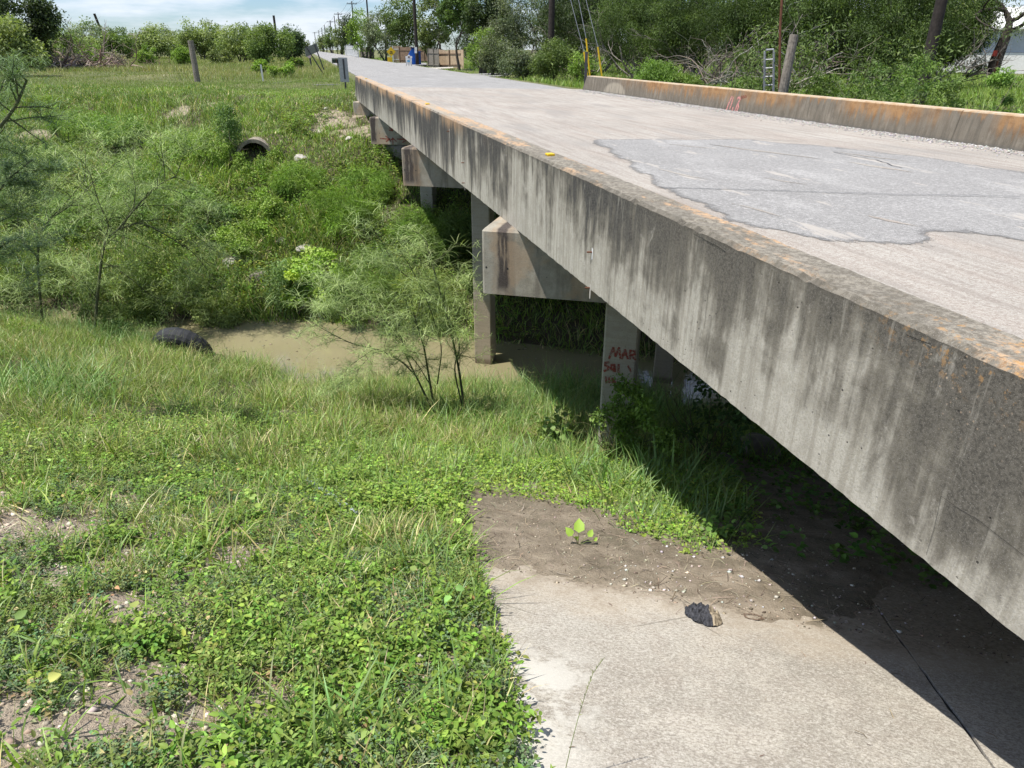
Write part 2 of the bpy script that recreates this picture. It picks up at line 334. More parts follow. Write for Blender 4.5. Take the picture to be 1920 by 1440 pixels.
def mat_road(name, kind):
    n = Nd(name, .92); x, y, z = n.sep(n.pos()); a = n.noise(.55, 4, .55); f = n.noise(110, 3, .8); g = n.noise(38, 4, .75); l = n.noise(1.6, 5, .6, scale=(1, .35, 1))
    if kind == 'deck':
        c = n.rmp(a, [(.3, (.305, .284, .25)), (.6, (.375, .352, .312)), (.75, (.43, .408, .365))])
        tr = n.noise(1.0, 5, .6, scale=(2.6, .25, 1)); c = n.mix(n.m2('MULTIPLY', n.ss(.45, .65, tr), .45), c, (.30, .25, .21))
        cg = n.noise(26, 6, .85); c = n.mix(n.m2('MULTIPLY', n.ss(.47, .60, g), .6), c, (.20, .16, .135)); c = n.mix(n.m2('MULTIPLY', n.ss(.50, .60, cg), .55), c, (.27, .225, .19)); c = n.mix(n.m2('MULTIPLY', n.ss(.5, .62, f), .5), c, (.60, .57, .52))
        c = n.mix(n.m2('MULTIPLY', n.ss(9.0, 10.2, x), .45), c, (.40, .37, .33))
    else:
        d = .0 if kind == 'road' else .0
        c = n.rmp(a, [(.3, (.195+d, .191+d, .183+d)), (.7, (.255+d, .250+d, .24+d))]); c = n.mix(n.m2('MULTIPLY', n.ss(.5, .7, l), .35), c, (.46, .45, .43))
        cg = n.noise(24, 6, .85); c = n.mix(n.m2('MULTIPLY', n.ss(.46, .60, g), .55), c, (.135, .13, .128)); c = n.mix(n.m2('MULTIPLY', n.ss(.52, .62, cg), .5), c, (.16, .155, .15)); c = n.mix(n.m2('MULTIPLY', n.ss(.50, .60, n.noise(31, 5, .85)), .45), c, (.52, .51, .49)); c = n.mix(n.m2('MULTIPLY', n.ss(.5, .62, f), .4), c, (.60, .59, .57))
    if kind == 'patch':
        at = n.n('Attribute'); at.attribute_name = 'col'; d_ = n.sep(at.outputs['Color'])[0]; q = n.m2('ADD', d_, n.m2('ADD', n.m2('MULTIPLY', n.m2('SUBTRACT', n.noise(9, 5, .8), .5), .38), n.m2('MULTIPLY', n.m2('SUBTRACT', n.noise(45, 4, .8), .5), .5)))
        c = n.mix(n.m2('MULTIPLY', n.m2('MULTIPLY', n.ss(.60, .54, q), n.ss(.46, .52, q)), .4), c, (.05, .05, .05)); tr = n.n('BsdfTransparent'); mx = n.n('MixShader'); n.l(n.ss(.46, .50, q), mx.inputs[0]); n.l(tr.outputs[0], mx.inputs[1]); n.l(n.p.outputs[0], mx.inputs[2]); n.l(mx.outputs[0], n.out.inputs[0])
        hole = n.m2('MULTIPLY', n.ss(.585, .64, n.noise(1, 5, .7, v=n.comb(n.m2('MULTIPLY', x, 2.6), n.m2('MULTIPLY', y, .55), 2.0))), .8); c = n.mix(hole, c, (.40, .37, .33))
    if kind == 'deck':
        ln = n.noise(1, 5, .7, v=n.comb(n.m2('MULTIPLY', x, 9), n.m2('MULTIPLY', y, .5), 0.0)); c = n.mix(n.m2('MULTIPLY', n.ss(.47, .60, ln), .38), c, (.20, .17, .145)); ob = n.noise(1, 4, .6, v=n.comb(n.m2('MULTIPLY', x, 1.1), n.m2('MULTIPLY', y, .3), 6.0)); c = n.mix(n.m2('MULTIPLY', n.ss(.5, .66, ob), .45), c, (.235, .225, .21))
    n.color(c); n.bump(n.m2('ADD', f, g), .6, .006); return n.m
def mat_conc(name, kind='fascia'):
    """weathered cast concrete, stained in world space"""
    n = Nd(name, .9); P = n.pos(); x, y, z = n.sep(P); nx, ny, nz = n.sep(n.normal())
    a = n.noise(.9, 5, .6); b = n.noise(6, 6, .65); f = n.noise(70, 4, .75); ff = n.noise(260, 2, .6)
    c = n.rmp(b, [(.3, (.235, .21, .165)), (.52, (.32, .295, .24)), (.75, (.42, .39, .325))])
    c = n.mix(n.m2('MULTIPLY', n.ss(.45, .65, a), .45), c, (.42, .39, .325))
    top = n.ss(.5, .9, nz)
    if kind == 'fascia':
        h = n.m2('SUBTRACT', CT, z)                                    # depth below the curb top
        far = n.ss(8.0, 12.5, y); near = n.ss(5.2, 3.6, y); yv = lambda k, kz, o=0.0: n.comb(o, n.m2('MULTIPLY', y, k), n.m2('MULTIPLY', z, kz))
        s1 = n.noise(1, 5, .65, v=yv(8, .5)); s2 = n.noise(1, 5, .6, v=yv(2.4, .8, 3.0)); s3 = n.noise(1, 4, .6, v=yv(22, .9, 7.0)); big = n.noise(.55, 3, .5, v=yv(1.0, .0, 5.0)); blotch = n.noise(1, 6, .7, v=yv(2.6, 2.2, 9.0), dist=.3)
        pale = n.mix(n.ss(.40, .62, f), (.37, .345, .285), (.54, .51, .44)); pale = n.mix(n.m2('MULTIPLY', n.ss(.45, .62, s3), .6), pale, (.27, .245, .195)); pale = n.mix(n.m2('MULTIPLY', n.ss(.45, .6, b), .45), pale, (.30, .275, .225))
        nn = n.m2('ADD', n.m2('MULTIPLY', s1, n.m2('ADD', .28, n.m2('MULTIPLY', far, .27))), n.m2('ADD', n.m2('MULTIPLY', s2, .30), n.m2('ADD', n.m2('MULTIPLY', blotch, n.m2('SUBTRACT', .32, n.m2('MULTIPLY', far, .27))), n.m2('MULTIPLY', f, .10))))
        bias = n.m2('ADD', n.m2('SUBTRACT', n.m2('ADD', .092, n.m2('ADD', n.m2('MULTIPLY', far, .07), n.m2('MULTIPLY', near, .035))), n.m2('MULTIPLY', h, n.m2('ADD', .20, n.m2('MULTIPLY', far, .03)))), n.m2('MULTIPLY', n.m2('SUBTRACT', big, .5), .42))
        q = n.m2('ADD', nn, bias); midc = n.mix(n.ss(.35, .65, f), (.105, .094, .072), (.185, .168, .134)); dark = n.mix(n.ss(.35, .65, f), n.mix(near, (.028, .029, .030), (.065, .060, .050)), n.mix(near, (.075, .070, .062), (.135, .122, .10)))
        c = n.mix(n.m2('MULTIPLY', n.ss(.455, .545, q), .92), pale, midc); c = n.mix(n.m2('MULTIPLY', n.ss(.52, .59, q), .92), c, dark)
        lt = n.m2('MULTIPLY', n.ss(.60, .68, n.noise(1, 4, .6, v=yv(15, 1.6, 13.0))), n.m2('ADD', .30, n.m2('MULTIPLY', far, .45))); c = n.mix(lt, c, (.46, .43, .36))
        lt2 = n.m2('MULTIPLY', n.ss(.60, .68, n.noise(1, 5, .7, v=yv(3.2, 2.4, 21.0), dist=.6)), .55); c = n.mix(lt2, c, n.mix(n.ss(.4, .6, f), (.30, .28, .23), (.48, .45, .39)))
        c = n.mix(n.m2('MULTIPLY', n.m2('MULTIPLY', n.ss(.05, .02, h), n.ss(.0, .012, h)), .6), c, (.08, .07, .055))
        # orange lichen on the top and running over the edge
        ol = n.noise(1.0, 5, .62, v=n.comb(n.m2('MULTIPLY', x, 5), n.m2('MULTIPLY', y, 1.1), 0.0)); spread = n.m2('ADD', .425, n.m2('MULTIPLY', n.ss(10.5, 5.5, y), .10))
        om = n.m2('MULTIPLY', n.ss(spread, n.m2('ADD', spread, .10), ol), n.ss(.40, .56, n.noise(28, 5, .75)))
        topc = n.mix(n.ss(.40, .60, n.noise(34, 5, .8)), (.13, .115, .09), (.27, .245, .20)); topc = n.mix(n.m2('MULTIPLY', n.ss(.45, .65, n.noise(3, 4, .6)), .4), topc, (.10, .09, .07)); topc = n.mix(n.m2('MULTIPLY', n.ss(6, 14, y), .6), topc, (.42, .37, .30))
        c = n.mix(top, c, topc); orange = n.mix(n.ss(.35, .65, f), (.47, .25, .10), (.60, .42, .26))
        edge = n.m2('MULTIPLY', n.ss(.22, .0, n.m2('ADD', h, n.m2('MULTIPLY', n.m2('SUBTRACT', s1, .5), .55))), n.m2('MULTIPLY', far, n.ss(.40, .56, n.noise(.7, 3, .6, v=n.comb(0.0, y, 3.0)))))
        c = n.mix(n.m2('MULTIPLY', n.m2('MULTIPLY', top, om), .8), c, orange); c = n.mix(n.m2('MULTIPLY', n.m2('MULTIPLY', edge, n.m2('SUBTRACT', 1.0, top)), .95), c, orange)
        # lichen spots on the closest length
        v = n.vor(34); sp = n.m2('MULTIPLY', n.ss(.16, .10, v.outputs[0]), n.ss(.50, .62, n.noise(4, 3, .6))); sp = n.m2('MULTIPLY', sp, n.m2('MULTIPLY', n.ss(2.7, 1.7, y), n.ss(.42, .05, h)))
        c = n.mix(n.m2('MULTIPLY', sp, .8), c, (.55, .40, .27)); sp2 = n.m2('MULTIPLY', n.ss(.55, .63, n.noise(16, 4, .7)), n.m2('MULTIPLY', n.ss(2.4, 1.6, y), n.ss(.22, .02, h))); c = n.mix(n.m2('MULTIPLY', sp2, .8), c, (.42, .24, .09))
    elif kind == 'rail':
        h = n.m2('SUBTRACT', CT, z); s1 = n.noise(1, 5, .7, v=n.comb(0.0, n.m2('MULTIPLY', y, 8), n.m2('MULTIPLY', z, .8)))
        c = n.mix(.8, c, n.mix(n.ss(.4, .6, s1), (.075, .062, .045), (.15, .126, .094)))
        c = n.mix(n.m2('MULTIPLY', n.ss(.56, .66, n.noise(1, 4, .6, v=n.comb(0.0, n.m2('MULTIPLY', y, 4), n.m2('MULTIPLY', z, 1.5)))), .6), c, (.27, .235, .185))
        ro = n.noise(.55, 4, .6, v=n.comb(0.0, y, 1.7)); dep = n.m2('ADD', h, n.m2('MULTIPLY', n.m2('SUBTRACT', s1, .5), .9))
        om = n.m2('MULTIPLY', n.ss(.36, .08, dep), n.ss(.40, .56, ro)); om = n.m2('MAXIMUM', om, n.m2('MULTIPLY', n.ss(.09, .0, dep), .7)); om = n.m2('MULTIPLY', om, n.ss(25, 21, y))
        c = n.mix(n.m2('MULTIPLY', om, .85), c, n.mix(n.ss(.35, .6, b), (.26, .125, .04), (.38, .21, .085)))
        c = n.mix(top, c, n.mix(n.ss(.4, .6, b), (.44, .30, .17), (.50, .44, .34)))
        pw = n.m2('MULTIPLY', n.ss(.82, .62, n.m2('ABSOLUTE', n.m2('SUBTRACT', y, 24.4))), n.ss(.05, .16, n.m2('SUBTRACT', .46, n.m2('ADD', h, n.m2('MULTIPLY', n.m2('POWER', n.m2('ABSOLUTE', n.m2('SUBTRACT', y, 24.4)), 2.0), -.35)))))
        pw = n.m2('MULTIPLY', n.ss(.36, .22, n.m2('ABSOLUTE', n.m2('SUBTRACT', h, .33))), n.ss(1.0, .6, n.m2('ADD', n.m2('POWER', n.m2('MULTIPLY', n.m2('SUBTRACT', y, 24.3), .95), 2.0), n.m2('POWER', n.m2('MULTIPLY', n.m2('SUBTRACT', h, .52), 2.3), 2.0))))
        c = n.mix(n.m2('MULTIPLY', n.m2('MULTIPLY', pw, n.ss(.35, .5, s1)), .8), c, (.36, .32, .25)); c = n.mix(n.m2('MULTIPLY', n.ss(.42, .49, h), .7), c, (.11, .105, .095))
    elif kind == 'cap':
        t = n.m2('SUBTRACT', n.m2('MULTIPLY', x, .866), n.m2('MULTIPLY', y, .5)); v = n.comb(n.m2('MULTIPLY', t, 4.5), 0.0, n.m2('MULTIPLY', z, .7)); s1 = n.noise(1, 4, .55, v=v)
        c = n.mix(n.m2('MULTIPLY', n.ss(.5, .62, s1), .55), c, (.13, .115, .095)); c = n.mix(n.m2('MULTIPLY', n.ss(.50, .62, n.noise(2.2, 4, .6)), .5), c, (.42, .30, .19)); tw = n.m2('ADD', t, n.m2('MULTIPLY', n.m2('SUBTRACT', n.noise(5, 4, .6), .5), .09))
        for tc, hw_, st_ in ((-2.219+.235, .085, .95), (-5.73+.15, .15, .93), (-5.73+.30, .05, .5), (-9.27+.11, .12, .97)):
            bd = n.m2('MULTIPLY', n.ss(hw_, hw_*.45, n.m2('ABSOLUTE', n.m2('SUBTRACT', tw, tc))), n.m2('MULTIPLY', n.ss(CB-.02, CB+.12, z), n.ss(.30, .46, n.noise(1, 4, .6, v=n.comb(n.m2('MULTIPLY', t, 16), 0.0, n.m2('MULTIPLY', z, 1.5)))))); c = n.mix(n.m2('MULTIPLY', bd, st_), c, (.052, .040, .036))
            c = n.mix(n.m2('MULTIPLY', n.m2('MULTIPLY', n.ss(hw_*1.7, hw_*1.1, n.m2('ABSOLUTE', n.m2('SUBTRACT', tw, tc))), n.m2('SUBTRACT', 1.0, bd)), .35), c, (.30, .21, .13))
    elif kind == 'pile':
        c = n.mix(.5, c, (.42, .39, .33)); c = n.mix(n.m2('MULTIPLY', n.ss(2.0, 1.2, z), .7), c, (.36, .29, .2)); c = n.mix(n.m2('MULTIPLY', n.ss(.16, .08, z), .8), c, (.12, .085, .05))
        c = n.mix(n.m2('MULTIPLY', n.ss(.45, .6, n.noise(1, 4, .6, scale=(2, 2, 26))), .3), c, (.27, .23, .17))
    c = n.mix(n.m2('MULTIPLY', n.ss(.52, .66, f), .4), c, (.13, .12, .105)); c = n.mix(n.m2('MULTIPLY', n.ss(.60, .7, ff), .35), c, (.55, .53, .48))
    pv = n.vor(15, scale=(1, 1, 1)); pit = n.m2('MULTIPLY', n.ss(.10, .05, pv.outputs[0]), n.ss(.48, .56, n.noise(2.5, 3, .5))); c = n.mix(n.m2('MULTIPLY', pit, .85), c, (.04, .037, .033))
    n.color(c); n.bump(n.m2('SUBTRACT', n.m2('ADD', n.m2('MULTIPLY', f, .7), n.m2('MULTIPLY', b, .8)), n.m2('MULTIPLY', pit, 1.5)), .55, .008); return n.m
def stainmat(name, c, cut=.42, sc_=40):
    """sprayed paint that thins out in specks"""
    n = Nd(name, .8); n.color(tuple(c)); f = n.noise(sc_, 4, .7); tr = n.n('BsdfTransparent'); mx = n.n('MixShader'); n.l(n.ss(cut-.10, cut+.13, f), mx.inputs[0])
    n.l(tr.outputs[0], mx.inputs[1]); n.l(n.p.outputs[0], mx.inputs[2]); n.l(mx.outputs[0], n.out.inputs[0]); return n.m
def mat_water():
    n = Nd('muddy water', .05); n.set(n.p, 'Specular IOR Level', .7); a = n.noise(.4, 3); n.color(n.rmp(a, [(.3, (.215, .19, .105)), (.7, (.265, .235, .14))]))
    n.bump(n.noise(5, 3, .5, scale=(1, 1, 1)), .12, .02); return n.m
M_GROUND = mat_ground(); M_MUD = mat_mud(); M_SLAB = mat_slab(); M_DECK = mat_road('worn deck surface', 'deck'); M_ROAD = mat_road('old asphalt', 'road'); M_PATCH = mat_road('asphalt patch', 'patch')
M_FAS = mat_conc('stained fascia concrete'); M_RAIL = mat_conc('stained curb concrete', 'rail'); M_CAP = mat_conc('bent cap concrete', 'cap'); M_PILE = mat_conc('pile concrete', 'pile')
M_WOOD = flat('weathered wood', (.20, .18, .15), .9, 0, .4, 14); M_POLE = flat('creosoted pole', (.035, .028, .024), .85, 0, .4, 9); M_STEEL = flat('galvanised steel', (.33, .34, .35), .5, .6, .15)
M_DKSTEEL = flat('dark steel', (.07, .07, .075), .6, .3); M_YEL = flat('yellow plastic', (.68, .45, .02), .5, 0, .1); M_WHITE = flat('white paint', (.72, .72, .70), .6, 0, .08); M_BLACK = flat('black plastic', (.018, .018, .02), .35, 0, .3)
M_BLUE = flat('blue painted steel', (.012, .10, .42), .5, 0, .2); M_BLUED = flat('dark blue lid', (.008, .03, .13), .5, 0, .2); M_RUST = flat('rusty steel', (.13, .055, .03), .8, 0, .4); M_ROCK = flat('pale rubble', (.45, .42, .37), .95, 0, .35, 6)
M_RUBBER = flat('old rubber', (.028, .03, .034), .75, 0, .35, 8); M_BROWN = flat('brown boards', (.19, .13, .09), .85, 0, .3, 5); M_TAN = flat('tan wall', (.45, .34, .23), .85, 0, .2, 4)
M_PVC = flat('faded blue pipe', (.27, .305, .33), .7, 0, .35, 20); M_ROOF = flat('grey shingle', (.20, .185, .17), .9, 0, .35, 4); M_METW = flat('pale metal siding', (.46, .50, .55), .55, .1, .1, 2)
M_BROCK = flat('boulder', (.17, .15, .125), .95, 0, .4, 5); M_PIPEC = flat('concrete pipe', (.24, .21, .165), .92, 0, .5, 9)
# ---------------------------------------------------------------- ground, slab, mud, water, road
def grid_axis(a, b, d, far, g=1.13):
    c = list(np.arange(a, b+1e-6, d)); st = d
    lo = [a]; hi = [b]; s1 = d
    while hi[-1] < far[1]: s1 *= g; hi.append(hi[-1]+s1)
    s1 = d
    while lo[-1] > far[0]: s1 *= g; lo.append(lo[-1]-s1)
    return np.array(lo[:0:-1]+c+hi[1:])
gx = grid_axis(-13, 13, .11, (-500, 600)); gy = grid_axis(-1, 36, .11, (-60, 1500))
GX, GY = np.meshgrid(gx, gy, indexing='ij'); GZ = H(GX, GY)
nx_, ny_ = GX.shape; ii = np.arange(nx_*ny_).reshape(nx_, ny_)
Q = np.stack([ii[:-1, :-1], ii[1:, :-1], ii[1:, 1:], ii[:-1, 1:]], -1).reshape(-1, 4)
SPOTS = [(.9, 28.2, 1.5, 1.2), (1.7, 26.6, .9, 1.1), (-4.7, 32.0, .55, .5), (-3.3, 32.0, .5, .4), (-9.6, 31.2, .8, .6), (-7.8, 30.6, .7, .5), (-6.6, 29.5, .9, .5), (-1.9, 27.9, .7, .4)]
def dirtspot(x, y, cx, cy, rx, ry): return np.clip(1.3-((x-cx)/rx)**2-((y-cy)/ry)**2+fbm(x*2.5, y*2.5)*1.1, 0, 1)
def bareness(x, y):
    s, t = ST(x, y); b = sm(4.6, 2.6, s+fbm(x*2, y*2)*.9)*sm(13, 8, s)
    for sp in SPOTS: b = np.maximum(b, dirtspot(x, y, *sp)*.6)
    return b
BR_ = bareness(GX, GY).reshape(-1)
gr = rawmesh('ground', np.stack([GX, GY, GZ], -1).reshape(-1, 3), Q, M_GROUND, np.stack([BR_]*3, -1), smooth=True); tag(gr, kind='structure')
def st_grid(name, s0, s1, t0, t1, d, fz, mat):
    S, T = np.meshgrid(np.arange(s0, s1+d/2, d), np.arange(t0, t1+d/2, d), indexing='ij'); X, Y = XY(S, T); Z = fz(S, T, X, Y); a, b = S.shape; ii = np.arange(a*b).reshape(a, b)
    Q = np.stack([ii[:-1, :-1], ii[:-1, 1:], ii[1:, 1:], ii[1:, :-1]], -1).reshape(-1, 4)
    return rawmesh(name, np.stack([X, Y, Z], -1).reshape(-1, 3), Q, mat, smooth=True)
def slabz(s): return 4.62-.39*s
mb = MB()
for (ta, tb) in ((-1, 1.322), (1.338, 5.0), (5.015, 9.5)):
    # the slab's free side wanders a little; joints are real gaps
    sa, sb = -.9, 5.6
    def e0(s): return float(edge0(s))-.12 if ta == -1 else ta
    ss = np.linspace(sa, sb, 120); top0 = [np.array([*XY(s, e0(s)+(.03*float(fbm(s*2, 1.)) if ta == -1 else .010*float(fbm(s*9, ta)))), slabz(s)]) for s in ss]; top1 = [np.array([*XY(s, tb+.010*float(fbm(s*9, tb+4))), slabz(s)]) for s in ss]
    dz = np.array([0, 0, -.12])
    for i in range(len(ss)-1):
        mb.poly([top0[i], top1[i], top1[i+1], top0[i+1]]); mb.poly([top0[i], top0[i+1], top0[i+1]+dz, top0[i]+dz]); mb.poly([top1[i+1], top1[i], top1[i]+dz, top1[i+1]+dz])
    mb.poly([top0[0], top0[0]+dz, top1[0]+dz, top1[0]])
sb_ = mb.build('concrete_apron', M_SLAB); tag(sb_, kind='structure')
mb = MB(); 
for tj in (1.33, 5.0075): mb.prism([DD*-.02+UZ*-.06, DD*.02+UZ*-.06, DD*.02+UZ*-.014, DD*-.02+UZ*-.014], np.array([*XY(-.85, tj), slabz(-.85)]), np.array([*XY(5.5, tj), slabz(5.5)]))
jo = mb.build('joint_filler', M_BLACK); tag(jo, kind='structure')
def mudz(S, T, X, Y):
    front = np.interp(T, [-2.6, -1.3, -.9, -.43, -.15, .03, .26, .49, .66, .91, 1.16, 1.4, 1.5, 1.8, 2.6, 5, 9.5], [3.1, 3.48, 3.52, 3.44, 3.46, 3.58, 3.52, 3.38, 3.32, 3.38, 3.6, 4.0, 4.3, 4.5, 4.35, 4.6, 4.5])
    d = S-front+fbm(S*2.5, T*2.5)*.16+fbm(X*9, Y*9)*.16+fbm(X*22, Y*22)*.07
    z = slabz(S)+np.clip(d*.10, -.03, .02)+np.clip(d-.15, 0, 1.2)*.03+fbm(X*1.7, Y*1.7)*.02+fbm(X*14, Y*14)*.007
    g = H(X, Y)+.03; k = sm(5.6, 6.6, S); zz = z*(1-k)+g*k; kl = sm(.02, -.25, T-edge0(S))*sm(5.6, 5.0, S); return zz*(1-kl)+(H(X, Y)-.05)*kl
mu = st_grid('mud', 2.8, 8.6, -2.3, 9.4, .035, mudz, M_MUD); tag(mu, kind='structure')
S, T = np.meshgrid(np.linspace(10.8, 17.5, 40), np.linspace(-60, 45, 120), indexing='ij'); X, Y = XY(S, T); a, b = S.shape; ii = np.arange(a*b).reshape(a, b)
wa = rawmesh('water', np.stack([X, Y, 0*X], -1).reshape(-1, 3), np.stack([ii[:-1, :-1], ii[:-1, 1:], ii[1:, 1:], ii[1:, :-1]], -1).reshape(-1, 4), mat_water(), smooth=True); tag(wa, kind='structure')
def ysk(sv, x): return (sv-.5*x)/.8660254
def strip(name, xs0, xs1, y0, y1, z, mat, n=60, thick=.12):
    yy = np.concatenate([np.linspace(0, 1, n)])**2.2; V = []; Fq = []
    for k, u in enumerate(yy):
        ya = y0[0]+(y1-y0[0])*u; yb = y0[1]+(y1-y0[1])*u; xa = xs0(ya)+.09*float(fbm(ya*.9, 2.2)); xb = xs1(yb)+.12*float(fbm(yb*.9, 7.7))
        V += [(xa, ya, z), (xb, yb, z), (xa, ya, z-thick), (xb, yb, z-thick)]
    for k in range(n-1): b = 4*k; Fq += [(b, b+1, b+5, b+4), (b, b+4, b+6, b+2), (b+1, b+3, b+7, b+5)]
    mb = MB(); mb.faces(V, Fq); return mb.build(name, mat)
SE = 28.95
rd = strip('road', lambda y: 3.15+.012*(y-30), lambda y: 10.15+.012*(y-30), (ysk(SE, 2.9), ysk(SE, 10.3)), 900, RZ-.004, M_ROAD, 120); tag(rd, kind='structure')
mb = MB(); x0, x1 = 2.32, 10.42
V = [(x0, ysk(25.95, x0), RZ-.002), (x1, ysk(25.95, x1), RZ-.002), (x1, ysk(SE+.1, x1), RZ-.002), (x0, ysk(SE+.1, x0), RZ-.002)]
mb.faces(V+[(a, b, c-.15) for a, b, c in V], [(0, 1, 2, 3), (0, 4, 5, 1), (3, 2, 6, 7), (0, 3, 7, 4), (1, 5, 6, 2)]); ap = mb.build('approach_slab', M_DECK); tag(ap, kind='structure')
rn = strip('road', lambda y: 2.4, lambda y: 10.4, (ysk(.6, 2.4), ysk(.6, 10.4)), -55, RZ-.004, M_ROAD, 12); tag(rn, kind='structure')
# ---------------------------------------------------------------- the bridge
BR = thing('road_bridge', (6.4, 14.0, CB), 'weathered concrete slab bridge with black stained side crossing the muddy creek', 'bridge')
SJ = [.56, 7.615, 13.84, 19.97, 25.95]     # skewed joints: filled in below from the bents
A0 = np.array([1.71, 7.40, 0]); SB = [float(A0@ND)+.35+k*6.19 for k in (-1, 0, 1, 2, 3)]
SB = [1.05, 7.615, 13.84, 20.03, 25.93]
def skewbox(mb, prof, sa, sb, gap=.006):
    """profile in x,z extruded between two skewed joints"""
    n = len(prof); V = [(x, ysk(sa, x)+gap, z) for x, z in prof]+[(x, ysk(sb, x)-gap, z) for x, z in prof]
    mb.faces(V, [(i, (i+1) % n, n+(i+1) % n, n+i) for i in range(n)]+[tuple(range(n)), tuple(range(n, 2*n))])
def skewrough(mb, prof, sa, sb, seed, gap=.006, step=.05, amp=.0035):
    """same, in short lengths with a worn, chipped upper arris"""
    r = np.random.default_rng(seed); n = len(prof); m = int((sb-sa)/.866/step); V = []
    for k in range(m+1):
        u = k/m; chip = -abs(r.normal())*amp if r.random() < .8 else -abs(r.normal())*amp*3.2; end = gap if k == 0 else (-gap if k == m else 0); yw = ysk(sa+(sb-sa)*u, 2.2)
        for x, z in prof:
            dz = 0; dx = 0
            if x < XL+.05 and z > 5.2: dz = chip; dx = -chip*.8
            elif z > 5.2: dz = r.normal()*amp*.4
            elif x < XL+.01: dx = r.normal()*.0008; dz = r.normal()*amp*.5
            V.append((x+dx, ysk(sa+(sb-sa)*u, x)+end, z+dz))
    Fs = [(k*n+i, k*n+(i+1) % n, (k+1)*n+(i+1) % n, (k+1)*n+i) for k in range(m) for i in range(n)]+[tuple(range(n)), tuple(range(m*n, (m+1)*n))]; mb.faces(V, Fs)
for k in range(4):
    mb = MB(); skewbox(mb, [(XL+.02, DB), (XR-.02, DB), (XR-.02, RZ), (XL+.02, RZ)], SB[k], SB[k+1], .004); mb.build('deck_slab', M_DECK, BR)
LC = [(XL, DB-.004), (XL+.16, DB-.004), (XL+.40, RZ-.09), (XL+.31, RZ+.002), (XL+.25, CT-.02), (XL+.235, CT), (XL+.022, CT), (XL, CT-.022)]
segs = [(SB[0]-.9, SB[1])]+[(SB[i], SB[i+1]) for i in (1, 2, 3)]
for k, (sa, sb) in enumerate(segs):
    mb = MB()
    if k < 3: skewrough(mb, LC, sa, sb, 50+k)
    else:
        # last length runs straight on past the end joint and is cut down in a slanted nose
        V0 = [(x, ysk(sa, x)+.006, z) for x, z in LC]; ye = 29.3; V1 = [(x, ye if z > 5 else ye+.55, z if z > RZ+.1 else z) for x, z in LC]; V1 = [(x, (29.3 if z > 5.2 else 30.2), z) for x, z in LC]
        n = len(LC); mid = [(x, 29.25, z) for x, z in LC]; mb.faces(V0+V1, [(i, (i+1) % n, n+(i+1) % n, n+i) for i in range(n)]+[tuple(range(n)), tuple(range(n, 2*n))])
    o = mb.build('side_curb', M_FAS, BR); tag(o, 'black streaked near side curb face with orange lichen on top')
RC = [(10.42, CT), (10.40, CT-.02), (10.345, RZ-.02), (10.345, DB), (XR, DB), (XR, CT-.02), (XR-.02, CT)]
ends = [(-1.6, SB[1]), (SB[1], SB[2]), (SB[2], SB[3]), (SB[3], None)]
for sa, sb in ends:
    mb = MB(); n = len(RC)
    if sb: skewbox(mb, RC, sa, sb)
    else:
        V = [(x, ysk(sa, x)+.006, z) for x, z in RC]+[(x, 27.05 if z > 5.2 else 27.35, z) for x, z in RC]; mb.faces(V, [(i, (i+1) % n, n+(i+1) % n, n+i) for i in range(n)]+[tuple(range(n)), tuple(range(n, 2*n))])
    o = mb.build('side_curb', M_RAIL, BR, bevel=.012, seg=2, angle=50); tag(o, 'rust brown stained far curb')
def capbox(mb, c0, tl, w, z0, z1):
    """c0: near end corner (x,y) on the front face"""
    c = np.array([c0[0], c0[1], 0.]); e = .025; pts = [(0, e), (e, 0), (tl-e, 0), (tl, e), (tl, w-e), (tl-e, w), (e, w), (0, w-e)]
    lo = [c+DD*a+ND*b+UZ*z0 for a, b in pts]; hi = [c+DD*a+ND*b+UZ*(z1-.03) for a, b in pts]; pt2 = [(min(max(a, .03), tl-.03), min(max(b, .03), w-.03)) for a, b in pts]
    tp = [c+DD*a+ND*b+UZ*z1 for a, b in pt2]; n = 8; mb.faces(lo+hi+tp, [tuple(range(n))]+[(i, (i+1) % n, n+(i+1) % n, n+i) for i in range(n)]+[(n+i, n+(i+1) % n, 2*n+(i+1) % n, 2*n+i) for i in range(n)]+[tuple(range(2*n, 3*n))])
CL = (XR+.35-1.71)/.8660254
BENTS = [(1.71, 7.40), (1.78, 14.55), (1.81, 21.67)]
def stains(corner, tl, parent):
    pass
for bi, (bx, by) in enumerate(BENTS):
    mb = MB(); capbox(mb, (bx, by), CL, .70, CB, DB-.006); cp = mb.build('bent_cap', M_CAP, BR)
    c = np.array([bx, by, 0])
    # bolt holes and the dark run-off stain on the exposed end
    hb = MB()
    for tt, zz in ((.05, CB+.30), (.29, CB+.30)): hb.tube([c+DD*tt+ND*-.002+UZ*zz, c+DD*tt+ND*.02+UZ*zz], .011, 8)
    hb.each('bolt_hole', M_BLACK, cp)
    ncol = 3
    for j in range(ncol):
        t0 = 1.36+j*3.85; p = c+DD*t0+ND*.15; w_, e = .38, .02
        pts = [(0, e), (e, 0), (w_-e, 0), (w_, e), (w_, w_-e), (w_-e, w_), (e, w_), (0, w_-e)]; m2_ = MB()
        zb = min(float(H(*(p+DD*.19+ND*.19)[:2]))-.5, 2)
        m2_.prism([DD*a+ND*b for a, b in pts], p+UZ*zb, p+UZ*CB); co = m2_.build('column', M_PILE, BR)
        if bi == 0 and j == 0: COL2 = co; P2 = p
        if bi == 1 and j == 0: P1 = p; COL1 = co
mb = MB(); capbox(mb, (1.83, 28.47-.0), CL, .75, CB+.25, DB-.006); mb.build('abutment', M_CAP, BR)
mb = MB(); capbox(mb, (1.66, .30), CL, .75, CB-.3, DB-.006); mb.build('abutment', M_CAP, BR)
